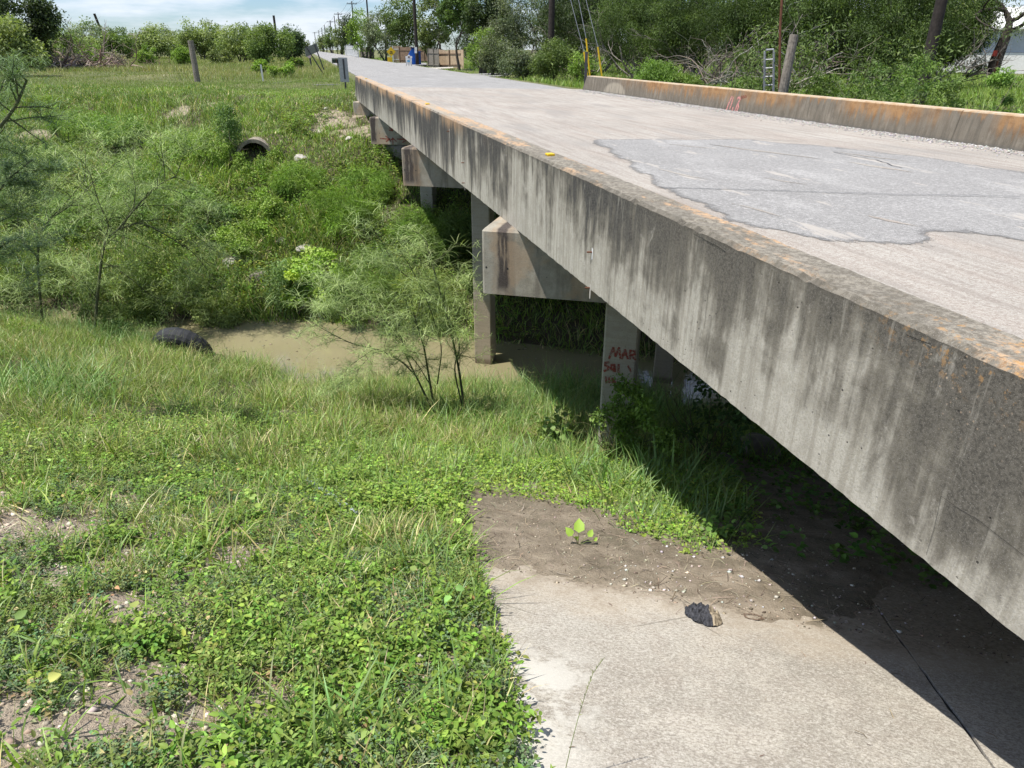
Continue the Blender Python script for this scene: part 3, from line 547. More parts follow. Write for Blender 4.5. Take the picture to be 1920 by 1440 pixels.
# sloping concrete wing that shows under the third bent cap
wp = [atd(716, 272, 25.2), atd(737, 300, 24.6)]
mb = MB(); a_, b_ = wp; q_ = [a_, b_, b_+DD*1.6+UZ*.1, a_+DD*1.6]; mb.faces(q_+[v+ND*.25 for v in q_], [(0, 1, 2, 3), (7, 6, 5, 4), (0, 4, 5, 1), (1, 5, 6, 2), (2, 6, 7, 3), (3, 7, 4, 0)]); mb.build('wing_wall', M_CAP, BR)
def ribbon(mb, pts, w, nrm_, k0=0):
    nrm_ = np.array(nrm_, float)
    for i in range(len(pts)-1):
        a, b = np.array(pts[i], float), np.array(pts[i+1], float); d = nrm(b-a); s_ = np.cross(d, nrm_); off = nrm_*(.0012+.0003*(k0+i)); e = d*w*.3
        ww = w*random.uniform(.85, 1.1); mb.poly([a-e-s_*ww/2+off, b+e-s_*ww/2+off, b+e+s_*ww/2+off, a-e+s_*ww/2+off])
def spray(parent, name, mat, strokes, plane_n, plane_c, w, px=True):
    mb = MB(); k = 0
    for st in strokes:
        pts = [atpl(x, y, plane_n, plane_c) for x, y in st]; ribbon(mb, pts, w, -np.array(plane_n, float), k); k += len(st)
    return mb.build(name, mat, parent)
M_RED = stainmat('red spray paint', (.27, .06, .045), .45, 60); M_PINK = stainmat('pink spray paint', (.62, .27, .25), .42, 40); M_DRED = stainmat('dark red spray paint', (.24, .075, .05), .50, 30)
cc = float(P2@ND)
spray(COL2, 'graffiti', M_RED, [[(1142, 672), (1150, 652), (1154, 668), (1161, 652), (1163, 672)], [(1166, 672), (1172, 656), (1177, 672)], [(1167, 665), (1176, 665)], [(1181, 673), (1182, 657), (1189, 658), (1190, 664), (1183, 666), (1191, 674)],
    [(1142, 679), (1135, 680), (1135, 685), (1141, 687), (1140, 693), (1133, 695)], [(1152, 684), (1147, 684), (1145, 690), (1149, 694), (1152, 690), (1152, 684), (1153, 696)], [(1160, 683), (1160, 697)], [(1178, 686), (1183, 696)],
    [(1136, 706), (1137, 717)], [(1142, 707), (1143, 716)], [(1149, 716), (1149, 708), (1153, 716)]], ND, cc, .028)
c1 = float(np.array([1.81, 21.67, 0])@ND)
cap3 = [o for o in BR.children if o.name.startswith('bent_cap')][2]
spray(cap3, 'graffiti', M_RED, [[(713, 259.5), (731, 261)], [(723, 255), (731, 261), (724, 265)], [(745, 260.5), (763, 262)], [(754, 256), (763, 262), (755, 267)], [(737, 271), (736.5, 259)], [(732, 264), (736.5, 259), (743, 265)], [(731, 239), (736, 245)], [(730, 244), (736, 245), (735, 238)]], ND, c1, .035)
cr = 10.385
railo = [o for o in BR.children if o.name.startswith('side_curb')]
rl = np.array([1, 0, -.112]); rlc = float(np.array([10.40, 0, CT-.02])@rl)
spray(railo[-2], 'graffiti', M_PINK, [[(1372.5, 181), (1366, 195), (1361.5, 208)], [(1375, 183), (1372, 194), (1368.5, 204)], [(1374.5, 202), (1373, 207)], [(1383, 185), (1386, 182), (1388, 186), (1385, 192), (1383, 195), (1381, 201), (1378, 208)], [(1384, 195), (1385, 201), (1381, 209)]], rl, rlc, .045)
spray(railo[-2], 'graffiti', M_DRED, [[(1388, 185), (1399, 181)], [(1390, 182), (1400, 180)]], rl, rlc, .06)
# rebar stubs in pale patched spots, and thin shrinkage joints on the fascia
for (x, y, l) in ((1111, 473, .05), (1107, 540, .05), (843, 246, .05), (870.5, 305, .05), (871.5, 343, .04)):
    p = atpl(x, y, (1, 0, 0), XL); mb = MB(); mb.tube([p+np.array([.02, 0, 0]), p+np.array([-.035, .03, -.004])], .007, 6); mb.build('rebar_stub', M_RUST, BR)
    mb = MB(); hh = .06+.05*random.random(); V = [(XL-.0015, p[1]-.012, p[2]+.03), (XL-.0015, p[1]+.014, p[2]+.035), (XL-.0015, p[1]+.010, p[2]-hh), (XL-.0015, p[1]-.008, p[2]-hh+.01)]; mb.poly(V); mb.build('mortar_patch', M_WHITE if y == 473 else M_ROCK, BR)
mb = MB(); r2 = np.random.default_rng(5)
for yj, w_, z0, z1 in ((6.12, .0025, DB+.02, CT-.1), (9.55, .003, DB+.02, CT-.03), (3.35, .0015, DB+.3, CT-.3)):
    pts = [np.array([XL, yj+r2.normal()*.004, z]) for z in np.linspace(z0, z1, 9)]; mb = MB(); ribbon(mb, pts, w_, (-1, 0, 0)); mb.build('crack', M_BLACK, BR)
pts = [atpl(x, y, (1, 0, 0), XL) for x, y in ((1765, 930), (1800, 955), (1835, 975), (1880, 1010), (1925, 1045))]; mb = MB(); ribbon(mb, pts, .0016, (-1, 0, 0)); mb.build('crack', M_BLACK, BR)
pts = [atpl(x, y, (1, 0, 0), XL) for x, y in ((1765, 930), (1752, 990), (1737, 1040))]; mb = MB(); ribbon(mb, pts, .0012, (-1, 0, 0)); mb.build('crack', M_BLACK, BR)
pts = [atpl(x, y, (1, 0, 0), XL) for x, y in ((1300, 438), (1322, 450), (1345, 462), (1362, 473))]; mb = MB(); ribbon(mb, pts, .0028, (-1, 0, 0)); mb.build('crack', M_BLACK, BR)
pts = [atpl(x, y, (1, 0, 0), XL) for x, y in ((1700, 628), (1730, 640), (1745, 645))]; mb = MB(); ribbon(mb, pts, .0028, (-1, 0, 0)); mb.build('crack', M_BLACK, BR)
for (px_, py_) in ((1045, 291), (793, 196), (690, 148)):
    p = atz(px_, py_, CT); mb = MB(); mb.box((XL+.13, p[1], CT+.010), (.035, .045, .010)); mb.build('reflector', M_YEL, BR, bevel=.006)
# repair patches, wear and gravel on the deck
def sheet(name, pts, z, mat, jit=.05, n=10, thick=.0, seed=1):
    r = np.random.default_rng(seed); P = [np.array(p, float) for p in pts]; out = []
    for i in range(len(P)):
        a, b = P[i], P[(i+1) % len(P)]; L = np.linalg.norm(b-a); m = max(2, int(L/.035))
        for k in range(m): q = a+(b-a)*k/m; out.append(q+r.normal(size=2)*jit*.35+np.array([float(fbm(q[0]*3, q[1]*3+seed)), float(fbm(q[1]*3+9, q[0]*3))])*jit*3.5+np.array([float(fbm(q[0]*13, q[1]*13)), float(fbm(q[1]*13+9, q[0]*13))])*jit*1.2)
    mb = MB(); mb.poly([(p[0], p[1], z) for p in out]); return mb.build(name, mat)
pp = lambda L_: [atz(x, y, RZ)[:2] for x, y in L_]
PP_ = np.array([(4.75, 11.9), (4.25, 9.4), (3.7, 7.06), (3.62, 5.46), (4.0, 4.77), (4.53, 4.44), (4.75, 4.6), (4.95, 4.85), (5.3, 4.7), (5.42, 4.25), (5.5, 3.2), (5.5, 1.0), (8.6, .8), (8.55, 7.0), (8.5, 8.0), (8.08, 9.56), (7.21, 11.1), (5.91, 11.5)])
gx_, gy_ = np.meshgrid(np.arange(3.2, 9.2, .04), np.arange(.6, 12.5, .04), indexing='ij'); A_ = PP_; B_ = np.roll(PP_, -1, 0); P_ = np.stack([gx_, gy_], -1)[:, :, None]
ab = B_-A_; u = np.clip(((P_-A_)*ab).sum(-1)/(ab**2).sum(-1), 0, 1); dd_ = np.linalg.norm(P_-(A_+ab*u[..., None]), axis=-1).min(-1)
ins = np.zeros(gx_.shape, bool)
for (x1, y1), (x2, y2) in zip(A_, B_):
    cnd = (y1 > gy_) != (y2 > gy_); ins ^= cnd & (gx_ < (x2-x1)*(gy_-y1)/((y2-y1) if y2 != y1 else 1e-9)+x1)
dd_ = np.where(ins, dd_, -dd_)+fbm(gx_*1.6, gy_*1.6)*.16+fbm(gx_*6, gy_*6)*.07; wr = np.clip(1-np.abs(fbm(gx_*1.1+4, gy_*.35+2))*1.0, 0, 1)
a_, b_ = gx_.shape; ii = np.arange(a_*b_).reshape(a_, b_); Q = np.stack([ii[:-1, :-1], ii[1:, :-1], ii[1:, 1:], ii[:-1, 1:]], -1).reshape(-1, 4); keep = (dd_.reshape(-1)[Q] > -.12).all(1)
cv = np.clip(.5+dd_.reshape(-1)*1.6, 0, 1); pa = rawmesh('asphalt_patch', np.stack([gx_, gy_, np.full(gx_.shape, RZ+.004)], -1).reshape(-1, 3), Q[keep], M_PATCH, np.stack([cv]*3, -1)); tag(pa, kind='structure')
for i, (a, b, w_) in enumerate((((6.25, 10.7), (6.9, 8.7), .10), ((7.05, 8.5), (7.25, 7.4), .09), ((5.6, 11.0), (6.0, 10.2), .05), ((4.3, 8.6), (4.5, 7.6), .05), ((4.9, 5.5), (5.0, 4.95), .06), ((7.6, 9.4), (7.9, 8.2), .06), ((4.0, 6.3), (4.15, 5.6), .04), ((5.2, 7.6), (5.4, 7.0), .03))):
    a = np.array(a); b = np.array(b); n_ = np.array([(b-a)[1], -(b-a)[0]])/np.linalg.norm(b-a); q = [a+(b-a)*u+n_*w_*np.sin(u*pi)*(.7) for u in (0, .2, .5, .8, 1)]+[a+(b-a)*u-n_*w_*np.sin(u*pi)*(.5) for u in (.8, .5, .2)]
    o = sheet('worn_patch', q, RZ+.007, M_DECK, .012, seed=i); tag(o, kind='structure')
mb = MB()
for L_ in ([(1235, 352), (1290, 353), (1420, 357), (1560, 362), (1700, 366), (1830, 368), (1925, 372)], [(1230, 260), (1330, 258), (1440, 262), (1520, 266)], [(1560, 285), (1640, 300), (1700, 318)]):
    P = [atz(x, y, RZ+.006) for x, y in L_]; P = [P[0]+(P[-1]-P[0])*0+p for p in [p_-P[0] for p_ in P]]; PP = []
    for i in range(len(P)-1):
        for u in np.linspace(0, 1, 9)[:-1]: q = P[i]*(1-u)+P[i+1]*u; PP.append(q+np.array([random.gauss(0, .012), random.gauss(0, .012), 0]))
    ribbon(mb, PP, .014, (0, 0, 1))
o = mb.build('road_cracks', M_BLACK); tag(o, kind='structure')
# ---------------------------------------------------------------- loose stuff: gravel, debris
def rocks(name, P, R, cols, mat, kind='stuff', squash=.6, label=None, cat=None):
    """many small angular stones in one mesh"""
    base = np.array([(1, 0, 0), (-1, 0, 0), (0, 1, 0), (0, -1, 0), (0, 0, 1), (0, 0, -1)], float); T0 = np.array([(0, 2, 4), (2, 1, 4), (1, 3, 4), (3, 0, 4), (2, 0, 5), (1, 2, 5), (3, 1, 5), (0, 3, 5)])
    n = len(P); V = base[None]*(1+RNG.normal(size=(n, 6, 1))*.25)*R[:, None, None]; a = RNG.random(n)*2*pi; c, s_ = np.cos(a), np.sin(a)
    X = V[:, :, 0]*c[:, None]-V[:, :, 1]*s_[:, None]; Y = V[:, :, 0]*s_[:, None]*.8+V[:, :, 1]*c[:, None]*.8; V = np.stack([X, Y, V[:, :, 2]*squash], -1)+P[:, None]
    T = (T0[None]+(np.arange(n)*6)[:, None, None]).reshape(-1, 3); o = rawmesh(name, V.reshape(-1, 3), T, mat, np.repeat(cols, 6, 0)); tag(o, label, cat, kind=kind); return o
M_STONE = attrmat('loose stones')
n = 9000; y = RNG.random(n)*27; x = 10.33-np.abs(RNG.normal(size=n))*.28; P = np.stack([x, y, np.full(n, RZ+.004)], -1); rocks('gravel', P, .006+RNG.random(n)**2*.018, pal(n, [(.42, .41, .40), (.30, .29, .28), (.52, .50, .47)]), M_STONE)
n = 1500; y = RNG.random(n)*26+1; x = XL+.33+np.abs(RNG.normal(size=n))*.12; P = np.stack([x, y, np.full(n, RZ+.004)], -1); rocks('gravel', P, .002+RNG.random(n)*.006, pal(n, [(.30, .28, .25), (.45, .42, .38), (.15, .14, .12)]), M_STONE)
def mudtop(s, t): X, Y = XY(s, t); return np.maximum(mudz(s, t, X, Y), slabz(s))
n = 5200; s = 3.3+RNG.random(n)**1.3*3.2; t = -1.4+RNG.random(n)*6; X, Y = XY(s, t); P = np.stack([X, Y, mudtop(s, t)+.001], -1); rocks('mud_crumbs', P, .002+RNG.random(n)**3*.011, pal(n, [(.30, .25, .19), (.12, .095, .07), (.42, .37, .3)]), M_STONE)
n = 120; t = -.3+np.abs(RNG.normal(size=n))*.9; s = 3.45+RNG.random(n)**1.6*1.0; X, Y = XY(s, t); P = np.stack([X, Y, mudtop(s, t)+.004], -1); rocks('pale_chips', P, .005+RNG.random(n)**2.5*.019, pal(n, [(.62, .60, .55), (.5, .46, .4)]), M_STONE, squash=.5)
n = 20000; s = .6+RNG.random(n)*4; t = -7+RNG.random(n)*6.6; X, Y = XY(s, t); k = onslab(s, t) < .5; X, Y = X[k], Y[k]; n = len(X); P = np.stack([X, Y, H(X, Y)], -1); rocks('soil_clods', P, .003+RNG.random(n)**4*.026, pal(n, [(.45, .385, .30), (.33, .27, .2), (.56, .5, .41)]), M_STONE)
n = 900; s = np.where(RNG.random(n) < .5, 14.6+np.abs(RNG.normal(size=n))*.25, 12.6+RNG.random(n)*2.2); t = -16+RNG.random(n)*17; X, Y = XY(s, t); P = np.stack([X, Y, np.full(n, .004)], -1); rocks('floating_scum', P, .008+RNG.random(n)**3*.04, pal(n, [(.33, .29, .2), (.18, .15, .09), (.27, .24, .16)]), M_STONE, squash=.12)
def twigs(name, P, L, cols, flatness=.12, mat=M_BARK, r=.0022):
    n = len(P); az = RNG.random(n)*2*pi; D = np.stack([np.cos(az), np.sin(az), RNG.normal(size=n)*flatness], -1); S_ = np.cross(D, UZ); e = r*(.5+RNG.random((n, 1))); bend = RNG.normal(size=(n, 1))*.12*L[:, None]*S_
    a = P-D*L[:, None]/2; m = P+bend; b = P+D*L[:, None]/2; V = np.stack([a-S_*e, a+S_*e, m-S_*e+UZ*e, m+S_*e+UZ*e, b-S_*e*.5, b+S_*e*.5], 1)
    T0 = np.array([(0, 1, 3), (0, 3, 2), (2, 3, 5), (2, 5, 4)]); T = (T0[None]+(np.arange(n)*6)[:, None, None]).reshape(-1, 3); o = rawmesh(name, V.reshape(-1, 3), T, mat, np.repeat(cols, 6, 0)); tag(o, kind='stuff'); return o
n = 4200; s = 3.35+RNG.random(n)*3.5; t = -1.6+RNG.random(n)*6.5; X, Y = XY(s, t); twigs('dry_twigs', np.stack([X, Y, mudtop(s, t)+.006], -1), .015+RNG.random(n)**2.5*.15, pal(n, [(.26, .21, .15), (.10, .075, .05), (.32, .27, .2)]), r=.0016)
n = 4200; s = .8+RNG.random(n)*8; t = -9+RNG.random(n)*8.5; X, Y = XY(s, t); k = onslab(s, t) < .5; X, Y = X[k], Y[k]; n = len(X); twigs('dry_litter', np.stack([X, Y, H(X, Y)+.008], -1), .03+RNG.random(n)**2*.2, pal(n, [(.40, .34, .24), (.22, .17, .11), (.5, .45, .34)]), .25)
n = 70; s = 1.2+RNG.random(n)*2.4; t = -1.0+RNG.random(n)*3.2; X, Y = XY(s, t); twigs('twigs_on_slab', np.stack([X, Y, slabz(s)+.004], -1), .02+RNG.random(n)**2*.08, pal(n, [(.14, .10, .07), (.25, .19, .13)]), .05, r=.0014)
# ---------------------------------------------------------------- plants
GREENS = [(.105, .155, .032), (.075, .125, .028), (.145, .185, .045)]
LIME = [(.155, .23, .045), (.13, .205, .035), (.185, .24, .065)]
BLUEG = [(.10, .145, .085), (.085, .13, .07)]
DRY = [(.34, .29, .16), (.26, .22, .12), (.40, .35, .22)]
FIELD = [(.19, .215, .06), (.24, .24, .085), (.145, .185, .045), (.30, .265, .12)]
def area(n, s0, s1, t0, t1, m=.45):
    s = s0+(s1-s0)*RNG.random(n); t = t0+(t1-t0)*RNG.random(n); x, y = XY(s, t); z = H(x, y); k = vis(x, y, z+.1, m); return x[k], y[k], z[k], s[k], t[k]
def grass(S_, P, L, W, cols, lean=.35, curl=.9, nseg=3, mw=None):
    n = len(P); az = RNG.random(n)*2*pi; V, T, k = blades(P, az, L*(.6+.7*RNG.random(n)), W*(.7+.6*RNG.random(n)), np.abs(RNG.normal(size=n))*lean, np.abs(RNG.normal(size=n))*.5+curl*RNG.random(n)*1.2, nseg, RNG.normal(size=n)*.8); S_.add(V, T, cols, k)
def clump_pts(P, m, r):
    n = len(P); a = RNG.random(n*m)*2*pi; q = np.repeat(P, m, 0); rr = r*np.sqrt(RNG.random(n*m)); q[:, 0] += np.cos(a)*rr; q[:, 1] += np.sin(a)*rr; q[:, 2] = H(q[:, 0], q[:, 1])-.005; return q
# near bank: thin grass
G1 = Soup()
def edge_ok(s, t): return (onslab(s, t) < .35+.3*RNG.random(len(s))) | (s > vf(t))
def vf(t): return np.interp(t, [-1.75, -1.27, -.65, -.15, .23, .5, .9], [4.94, 4.92, 5.05, 4.40, 4.08, 4.4, 5.0])
def mudfree(s, t):
    """the open mud patch behind the slab carries no plants"""
    return ~((t > edge0(s)+.05+.12*fbm(s*5, t)) & (s < vf(t)+.22*fbm(t*4, s*2)) & (s > 3.15))
x, y, z, s, t = area(440000, 2.4, 13.6, -18, .4)
cl = fbm(x*2.1, y*2.1, 3); dn = sm(2.6, 4.6, s+fbm(x*1.2, y*1.2)*1.3)*(.30+1.5*cl); k = (RNG.random(len(x)) < np.clip(dn, .04, 1)) & edge_ok(s, t) & mudfree(s, t) & (s < sw_(t)+.45) & ~((t > -.3) & (s > 8.2))
x, y, z, s, t, cl = x[k], y[k], z[k], s[k], t[k], cl[k]; n = len(x); mixn = fbm(x*.9, y*.9+5)
c = pal(n, GREENS+[(.16, .18, .06), (.19, .21, .075)], var=.28); d_ = pal(n, DRY+[(.30, .27, .13)], var=.25); l_ = pal(n, LIME, var=.25); u = RNG.random(n); c = np.where((u < .26+.25*mixn)[:, None], d_, c); c = np.where((u > .70-.25*mixn)[:, None], l_, c)
hgt = np.clip(.15+.15*sm(4, 9, s)+.26*cl+.16*fbm(x*.6+2, y*.6), .06, .6); th = RNG.random(n) < .5
grass(G1, np.stack([x, y, z-.01], -1)[th], hgt[th], .0045+.003*RNG.random(th.sum()), c[th], .45, .9)
grass(G1, np.stack([x, y, z-.01], -1)[~th], hgt[~th]*1.1, .006+.005*RNG.random((~th).sum()), c[~th], .95, 1.5)
G1.build('bank_grass', M_GRASS).__setitem__('kind', 'stuff'); print('bank grass', n)
# taller broad-bladed grass in clumps
G2 = Soup()
def broad(px, py, dist_s, n, L, W, r, cols, nseg=4):
    s0, t0 = dist_s; x0, y0 = XY(s0, t0); P = np.array([[x0, y0, float(H(x0, y0))]]); a = RNG.random(n)*2*pi; rr = r*np.sqrt(RNG.random(n)); q = np.repeat(P, n, 0); q[:, 0] += np.cos(a)*rr; q[:, 1] += np.sin(a)*rr; q[:, 2] = H(q[:, 0], q[:, 1])
    grass(G2, q, L, W, pal(n, cols, hv=.08), .45, 1.3, nseg)
TALL = [(.09, .155, .045), (.125, .19, .06), (.16, .22, .08)]
for (s0, t0, n, L, W, r) in ((6.9, -8.2, 420, .55, .016, .8), (6.2, -7.6, 260, .5, .014, .6), (7.6, -8.9, 300, .6, .016, .7), (6.0, -.55, 240, .45, .016, .5), (5.5, -.25, 200, .42, .017, .4), (5.35, .35, 170, .44, .016, .4), (5.0, .05, 130, .36, .014, .35), (4.75, .15, 110, .33, .014, .3), (4.5, .3, 80, .24, .010, .2), (4.9, -.3, 110, .34, .014, .3), (6.3, .1, 200, .5, .018, .5), (5.9, -1.3, 150, .36, .012, .5), (7.0, -1.0, 260, .45, .012, .6),
    (5.1, -1.9, 240, .32, .011, .35), (4.6, -2.0, 200, .28, .010, .3), (5.6, -2.3, 220, .30, .010, .4), (8.4, -2.6, 420, .5, .010, .9), (9.3, -2.1, 420, .55, .011, .9), (9.6, -3.6, 380, .5, .010, .9), (10.4, -2.6, 420, .55, .010, .8), (10.2, -1.4, 380, .5, .009, .7), (8.9, -1.2, 260, .45, .010, .6), (11.0, -4.2, 300, .4, .008, .8), (11.3, -3.2, 320, .4, .008, .7), (11.2, -1.9, 300, .4, .008, .7), (10.7, -5.6, 260, .4, .008, .9), (3.2, -1.35, 130, .24, .009, .22), (2.6, -1.0, 60, .2, .008, .18), (1.75, -.85, 60, .26, .011, .22), (1.5, -1.15, 50, .3, .011, .2), (11.9, -7.5, 200, .4, .008, 1.0), (12.2, -9.5, 260, .4, .008, 1.1), (12.3, -11.5, 260, .45, .009, 1.1), (12.9, -14, 400, .5, .01, 1.6), (11.4, -2.2, 420, .75, .011, .8), (12.1, -12.2, 260, .6, .010, .6), (12.3, -11.3, 220, .6, .010, .6), (12.2, -13.2, 260, .6, .010, .7), (12.6, -12.6, 160, .55, .010, .4), (11.7, -1.0, 420, .8, .011, .8), (11.2, -.2, 300, .7, .011, .7), (11.9, -3.4, 380, .65, .010, .8), (11.8, -4.8, 380, .55, .010, .9), (11.7, -6.0, 380, .5, .010, .9), (12.5, -2.0, 300, .8, .010, .7), (12.6, -.8, 300, .8, .010, .7), (12.0, -8.6, 300, .5, .010, .9), (12.9, -12.6, 380, .55, .011, 1.2), (13.3, -15.5, 420, .6, .012, 1.5), (13.4, -17.8, 420, .6, .012, 1.5), (10.0, -.4, 260, .6, .010, .6)):
    broad(0, 0, (s0, t0), n, L, W, r, TALL)
x, y, z, s, t = area(2600, 1.0, 6, -6, -.6); k = edge_ok(s, t) & mudfree(s, t) & (fbm(x*1.3, y*1.3+9) > -.15); P = np.stack([x, y, z], -1)[k][:330]; q = clump_pts(P, 6, .03); grass(G2, q, .17, .011, pal(len(q), LIME+TALL), .5, 1.2, 4)
x, y, z, s, t = area(2200, 5, 12, -14, -1); P = np.stack([x, y, z], -1)[:700]; q = clump_pts(P, 10, .07); grass(G2, q, .40, .009, pal(len(q), TALL+LIME, var=.25), .5, 1.3, 4)
x, y, z, s, t = area(42000, .8, 5.2, -9, -.5); k = edge_ok(s, t) & mudfree(s, t) & (fbm(x*2.6, y*2.6+9, 3) > -.1); x, y, z = x[k], y[k], z[k]; n = len(x); grass(G2, np.stack([x, y, z], -1), .10+.10*RNG.random(n), .0035+.003*RNG.random(n), pal(n, LIME+GREENS+DRY, var=.25), .6, 1.2, 3)
x, y, z, s, t = area(12000, 4.1, 7.5, -3.2, .7); k = mudfree(s, t); x, y, z = x[k], y[k], z[k]; n = len(x); grass(G2, np.stack([x, y, z], -1), .16+.16*RNG.random(n), .006+.004*RNG.random(n), pal(n, LIME+TALL, var=.25), .5, 1.2, 4)
G2.build('broad_grass', M_GRASS).__setitem__('kind', 'stuff')
# broad-leaved weeds
def weeds(Sp, x, y, z, h, nl, L, W, cols, stemcol=(.12, .11, .05), up=.55, kind='ovate', spread=.09):
    """low leafy plants: leaves in loose whorls on short sprawling stems"""
    n = len(x); N_ = n*nl; f = np.tile(np.linspace(.12, 1, nl), n)*(.75+.5*RNG.random(N_)); hh = np.repeat(h, nl); az = np.repeat(RNG.random(n)*2*pi, nl); sp = np.repeat(spread*RNG.random(n), nl)
    base = np.repeat(np.stack([x, y, z], -1), nl, 0); P = base+np.stack([np.cos(az)*sp*f, np.sin(az)*sp*f, hh*f], -1)
    la = RNG.random(N_)*2*pi; D = np.stack([np.cos(la), np.sin(la), up*(RNG.random(N_)*1.3-.25)], -1); P = P+D*np.repeat(h, nl)[:, None]*.10; U = np.array([0, 0, 1.])+RNG.normal(size=(N_, 3))*.35; r_ = (.55+.75*RNG.random(N_))
    V, T, k = leaves(P, D, U, L*r_, W*r_, kind); ag = np.clip(f-.45, 0, .8)[:, None]; pc = np.repeat(pal(n, cols, hv=.09), nl, 0)*(1+RNG.normal(size=(N_, 1))*.16)*(1+ag*np.array([.42, .38, .2]))*(.84); Sp.add(V, T, np.clip(pc, .01, .9), k)
    m = n; D2 = np.stack([np.cos(az[::nl])*spread*.6, np.sin(az[::nl])*spread*.6, h], -1); e = .0022; b = np.stack([x, y, z-.01], -1); V = np.stack([b-[e, 0, 0], b+[e, 0, 0], b+D2], 1).reshape(-1, 3); Sp.add(V, np.arange(m*3).reshape(-1, 3), np.array(stemcol))
W1 = Soup()
# closest ground: clumps of pointed leaves with bare soil between
x, y, z, s, t = area(110000, .6, 5.0, -9, .6)
cov = fbm(x*1.6+1, y*1.6+3, 2)*.55+fbm(x*5.5, y*5.5+3, 3)*.95+.08+.34*sm(-2.6, -1.2, t-edge0(s)*.35)+.35*sm(2.4, 3.8, s)+.10; k = edge_ok(s, t) & mudfree(s, t) & (RNG.random(len(x)) < sm(-.10, .5, cov)*.56)
x, y, z, s, t = x[k], y[k], z[k], s[k], t[k]; n = len(x); sp = fbm(x*2.3+7, y*2.3+1, 3)*.7+fbm(x*6+7, y*6+1, 2)*.5+RNG.normal(size=n)*.10; sp2 = fbm(x*4+3, y*4+8, 3)
A = sp > .02; B = ~A & (sp > -.30); C_ = ~A & ~B; A2 = A & (sp2 > .12); A = A & ~A2; print('weeds', n)
h = (.035+.09*RNG.random(n))*(1+.5*fbm(x*3, y*3))
weeds(W1, x[A], y[A], z[A], h[A], 10, .031, .0175, [(.115, .18, .033), (.145, .215, .045), (.09, .15, .028)])
weeds(W1, x[A2], y[A2], z[A2], h[A2]*1.15, 13, .024, .0115, [(.13, .19, .04), (.10, .155, .035), (.16, .21, .06)], up=.8)
weeds(W1, x[B], y[B], z[B], h[B]*.75, 18, .014, .010, BLUEG+[(.12, .165, .08)], kind='kite', spread=.07)
weeds(W1, x[C_], y[C_], z[C_], h[C_], 14, .026, .008, [(.09, .14, .035), (.13, .17, .05)], kind='kite')
i = RNG.choice(n, 90, replace=False); weeds(W1, x[i], y[i], z[i], h[i]*1.3+.03, 4, .048, .038, [(.19, .26, .075), (.21, .27, .09)])
i = RNG.choice(n, 1500, replace=False); weeds(W1, x[i], y[i], z[i]+.01, h[i]*.5, 3, .03, .018, [(.28, .22, .13), (.22, .15, .08), (.34, .30, .17)])
# middle ground small leaves
x, y, z, s, t = area(90000, 3.8, 11, -13, .3); cov = fbm(x*1.1+2, y*1.1+8, 3); k = edge_ok(s, t) & mudfree(s, t) & (RNG.random(len(x)) < sm(-.05, .45, cov)*.5*sm(10.5, 6.5, s)) & (s < sw_(t)-.2) & ~((t > -.9) & (s > 8.2)); x, y, z, s, t = x[k], y[k], z[k], s[k], t[k]; n = len(x)
weeds(W1, x, y, z, .06+.12*RNG.random(n), 8, .034, .021, GREENS+LIME, kind='kite', spread=.1)
# bright leafy patch behind the mud
x, y, z, s, t = area(30000, 4.1, 7.2, -3.0, .75); k = mudfree(s, t) & (RNG.random(len(x)) < .50*sm(7.2, 5.8, s+fbm(x*2, y*2))*sm(-3.0, -2.0, t+fbm(x*3, y*3)*.6)*sm(-.35, .3, fbm(x*3+5, y*3, 3))); x, y, z = x[k], y[k], z[k]; n = len(x)
weeds(W1, x, y, z+.01, .07+.15*RNG.random(n), 10, .034, .021, LIME+[(.17, .25, .05)], spread=.12)
W1.build('broadleaf_weeds', M_LEAF).__setitem__('kind', 'stuff'); print('mid weeds', n)
# sparse shaded plants under the bridge
W2 = Soup(); s = 4.4+RNG.random(2600)*8; t = .3+RNG.random(2600)*8; k = RNG.random(2600) < .35+.5*(fbm(s, t) > 0); s, t = s[k], t[k]; x, y = XY(s, t); z = np.maximum(H(x, y), np.where(s < 8.4, mudz(s, t, x, y), -9)); n = len(x)
weeds(W2, x, y, z, .08+.12*RNG.random(n), 7, .055, .045, [(.08, .15, .035), (.10, .18, .05)], spread=.2)
s = 8+RNG.random(7000)*4.2; t = -.9+RNG.random(7000)*9; x, y = XY(s, t); grass(W2, np.stack([x, y, H(x, y)], -1), .5, .009, pal(7000, GREENS), .4, 1.0); W2.build('shade_plants', M_LEAF).__setitem__('kind', 'stuff')
# far bank
G3 = Soup()
x, y, z, s, t = area(420000, 14.6, 31.5, -34, 10); bare = fbm(x*.42+3, y*.42+7, 3); k = (s > sf_(t)-.3) & (RNG.random(len(x)) < np.clip(.8-.5*sm(.3, .6, bare)*sm(19, 22, s), .2, 1))
inspot = np.zeros(len(x), bool)
for sp in SPOTS: inspot |= dirtspot(x, y, *sp) > .5
k &= ~((x > 2.0) & (RNG.random(len(x)) < .55)); k &= ~(inspot & (RNG.random(len(x)) < .86)) & ~((x > 2.3) & (x < 10.9) & (s > 25.6))
x, y, z, s, t = x[k], y[k], z[k], s[k], t[k]; n = len(x); print('far bank', n); mx_ = fbm(x*.5, y*.5)+.2*RNG.normal(size=n)
c = np.where((mx_ > .08)[:, None], pal(n, LIME, var=.25), pal(n, GREENS+[(.12, .18, .05)], var=.25)); c = np.where((RNG.random(n) < .12)[:, None], pal(n, DRY), c)
hm = np.clip(.42+.42*fbm(x*.7+3, y*.7), .14, 1.0)*np.where(s > 26.5, .45, 1.0)*np.where((x > -2.5) & (s > 19), .62, 1)
